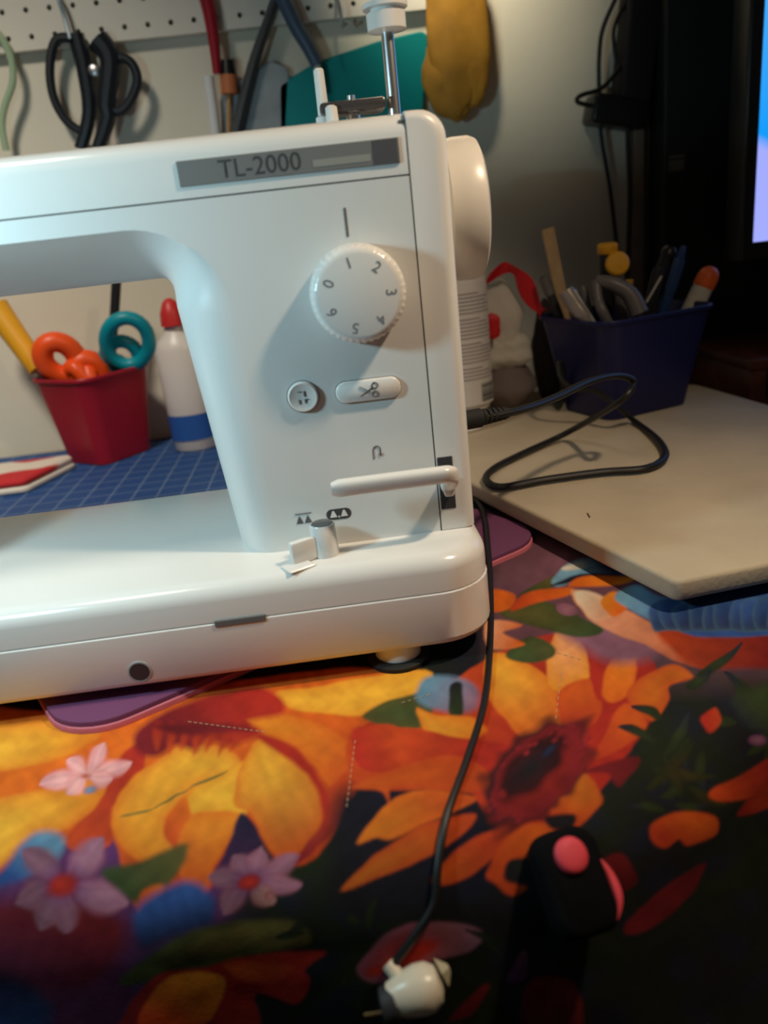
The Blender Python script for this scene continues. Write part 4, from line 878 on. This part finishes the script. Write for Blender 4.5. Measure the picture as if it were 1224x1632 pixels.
t = thing('blue_tongs', w_(505, 100), 'slate blue handled tool slanting down over the teal folder', 'tool')
obj('handle', MB().tube([w_(442, -24, -10), w_(470, 38, -10), w_(492, 76, -10), w_(506, 104, -10)], lambda q: 9-2*q, 12, smooth=4), mat('slate_blue', (.07, .11, .17), .4), t)
obj('tip', MB().tube([w_(505, 104, -10), w_(512, 150, -10)], 4.5, 10), mat('pale_tip', (.65, .65, .62), .4), t)
def flat_outline(name, pix, yy, th, m, label, cat, bev=2):
    P = [ony(x, y, yy) for x, y in pix]; poly = [(p[0], p[2]) for p in P]
    ar = sum(poly[i-1][0]*poly[i][1]-poly[i][0]*poly[i-1][1] for i in range(len(poly)))
    if ar < 0: poly = poly[::-1]
    poly = rpoly([(a, b, 9) for a, b in poly], 5)
    o = obj(name, MB().slab(poly, (0, yy+th, 0), X, Z, th, bev), m); return tag(o, label, cat)
flat_outline('clear_pouch', [(352, 150), (430, 96), (462, 108), (456, 235), (352, 235)], WALL-16, 8, mat('grey_film', (.34, .38, .40), .3, vary=.2, vscale=40), 'pale grey plastic pouch hanging left of the teal folder', 'pouch')
flat_outline('teal_folder', [(444, 135), (505, 98), (600, 66), (684, 46), (680, 110), (670, 240), (446, 240)], WALL-16, 6, mat('teal_plastic', (.0, .30, .30), .4), 'teal plastic folder hanging below the pegboard', 'folder')
# amber bag
L = [(ony(726, 40, YW-4), (36, 14, 92)), (ony(718, 120, YW-3), (30, 11, 44)), (ony(752, 80, YW-3), (18, 12, 60))]
o = obj('amber_bag', lumps(L, 12, .05), mat('amber_cloth', (.52, .25, .025), .7, bump=.4, bscale=60, vary=.2, vscale=30), sharp=180); tag(o, 'crumpled amber yellow bag hanging at the end of the pegboard', 'bag')
t = thing('chrome_hook', w_(546, 45), 'small chrome hook on the pegboard above the teal folder', 'hook')
obj('hook_wire', MB().tube([w_(536, -14, 12), w_(538, -6, -10), w_(543, 20, -14), w_(546, 42, -14), w_(552, 38, -22)], 2.0, 8, smooth=4), CHROME, t)

# ------------------------------------------------------------------ right: monitor, dark cabinet, cables
MY = 440.0
def m_(x, y, yy=MY): return Vector(ony(x, y, yy))
sb, stp = m_(1201, 386), m_(1212, 0); x0 = sb.x; zb = sb.z; zt_ = zb+330; x1 = x0+560
mo = thing('monitor', (x0+280, MY+60, -12), 'black framed monitor with a bright blue screen standing on the wooden riser', 'monitor')
obj('housing', MB().box((x0-14, MY+1, zb-20), (x1+14, MY+38, zt_+14), 4), BLACK, mo)
scr = bpy.data.materials.new('screen_glow'); scr.use_nodes = True
def screen(m):
    nt = m.node_tree; b = nt.nodes['Principled BSDF']; b.inputs['Base Color'].default_value = (.01, .01, .01, 1); b.inputs['Roughness'].default_value = .3
    tc = nt.nodes.new('ShaderNodeTexCoord'); sp = nt.nodes.new('ShaderNodeSeparateXYZ'); nt.links.new(tc.outputs['Object'], sp.inputs[0])
    mx = nt.nodes.new('ShaderNodeMath'); mx.operation = 'MULTIPLY_ADD'; mx.inputs[1].default_value = .5; nt.links.new(sp.outputs[0], mx.inputs[0]); nt.links.new(sp.outputs[2], mx.inputs[2])
    r = nt.nodes.new('ShaderNodeValToRGB'); e = r.color_ramp.elements; zz = (zb+12)/1000
    e[0].position = 0; e[0].color = (.36, .40, 1.0, 1)
    mp = nt.nodes.new('ShaderNodeMapRange'); mp.inputs[1].default_value = zz-.14; mp.inputs[2].default_value = zz+.19; nt.links.new(mx.outputs[0], mp.inputs[0]); nt.links.new(mp.outputs[0], r.inputs[0])
    e[1].position = 1; e[1].color = (.10, .45, .95, 1); k = e.new(.28); k.color = (.36, .40, 1, 1); k = e.new(.32); k.color = (.005, .32, .95, 1)
    nt.links.new(r.outputs[0], b.inputs['Emission Color']); b.inputs['Emission Strength'].default_value = 1.15
screen(scr)
obj('screen', MB().box((x0, MY-.4, zb), (x1, MY+1.2, zt_)), scr, mo)
obj('stand_neck', MB().box((x0+250, MY+38, 0), (x0+310, MY+58, zb+120), 3), BLACK, mo)
obj('stand_base', MB().box((x0+170, MY-30, -11.8), (x0+390, MY+110, 0), 4), BLACK, mo)
c0 = ony(1058, 300, 560); c1 = ony(1250, 300, 560)
cb_ = thing('dark_cabinet', ((c0[0]+c1[0])/2, 570, TABLE), 'black cabinet with a small grey label standing against the wall behind the monitor', 'cabinet')
obj('cabinet_body', MB().box((c0[0], 560, TABLE+.2), (c1[0]+60, 614, 560), 3), mat('cabinet_black', (.008, .008, .009), .6), cb_)
p = ony(1078, 262, 560); obj('small_label', MB().box((p[0]-9, 559, p[2]-7), (p[0]+9, 560.2, p[2]+5), .2, 1).box((p[0]-9, 559, p[2]+7), (p[0]+9, 560.2, p[2]+10), .2, 1), mat('label_grey', (.12, .11, .09), .6), cb_)
# wooden riser right of the board
WOODR = mat('red_brown_wood', (.10, .032, .018), .35, vary=.5, vscale=35)
wt = thing('wooden_riser', (500, 470, TABLE), 'dark red-brown wooden riser on the table beyond the navy bin', 'riser')
obj('riser_top', MB().box((392, 395, -24), (820, 558, -12), 2), WOODR, wt)
for x in (394, 800): obj('riser_side', MB().box((x, 397, TABLE+.2), (x+18, 556, -24), 1), WOODR, wt)
# hanging cables and adaptor
def wire(name, pix, r, label, yy=WALL-18):
    o = obj(name, MB().tube([ony(x, y, yy) for x, y in pix], r, 8, smooth=6), CORD); tag(o, label, 'cable')
wire('hanging_cable', [(990, -20), (962, 42), (955, 90), (955, 150), (958, 215), (972, 300), (984, 400), (992, 470)], 2.7, 'black cable hanging down the wall along its full height')
wire('hanging_cable', [(1012, -20), (980, 40), (981, 90), (990, 118), (985, 150)], 2.4, 'short black cable hanging above the power adaptor', WALL-26)
wire('hanging_cable', [(1024, 40), (998, 92), (962, 138), (926, 152), (920, 162), (940, 168), (968, 172), (1000, 182)], 2.6, 'black cable sticking out in a loop from the power adaptor', WALL-32)
wire('hanging_cable', [(1000, 190), (1001, 240), (1004, 310), (1001, 400), (998, 470)], 3.0, 'thick black cable hanging below the power adaptor', WALL-28)
p = ony(975, 176, WALL-12)
t = thing('power_adaptor', (p[0], WALL-12, p[2]-18), 'black power adaptor hanging on the wall among the cables', 'adaptor')
obj('adaptor_body', MB().box((p[0]-32, WALL-44, p[2]-20), (p[0]+34, WALL-2, p[2]+12), 5, 3, Matrix.Rotation(.22, 3, 'Y'), p), BLACK, t)
p2 = ony(1000, 95, WALL-12); obj('upper_block', MB().box((p2[0]-14, WALL-42, p2[2]-60), (p2[0]+24, WALL-2, p2[2]+90), 5, 3, Matrix.Rotation(.12, 3, 'Y'), p2), mat('dark_maroon', (.012, .007, .008), .7), t)
# machine's own work lamp, under the head
area('work_lamp_light', (-300, 40, 60), (-150, 60, 0), 20, .02, (.75, .93, 1.0))
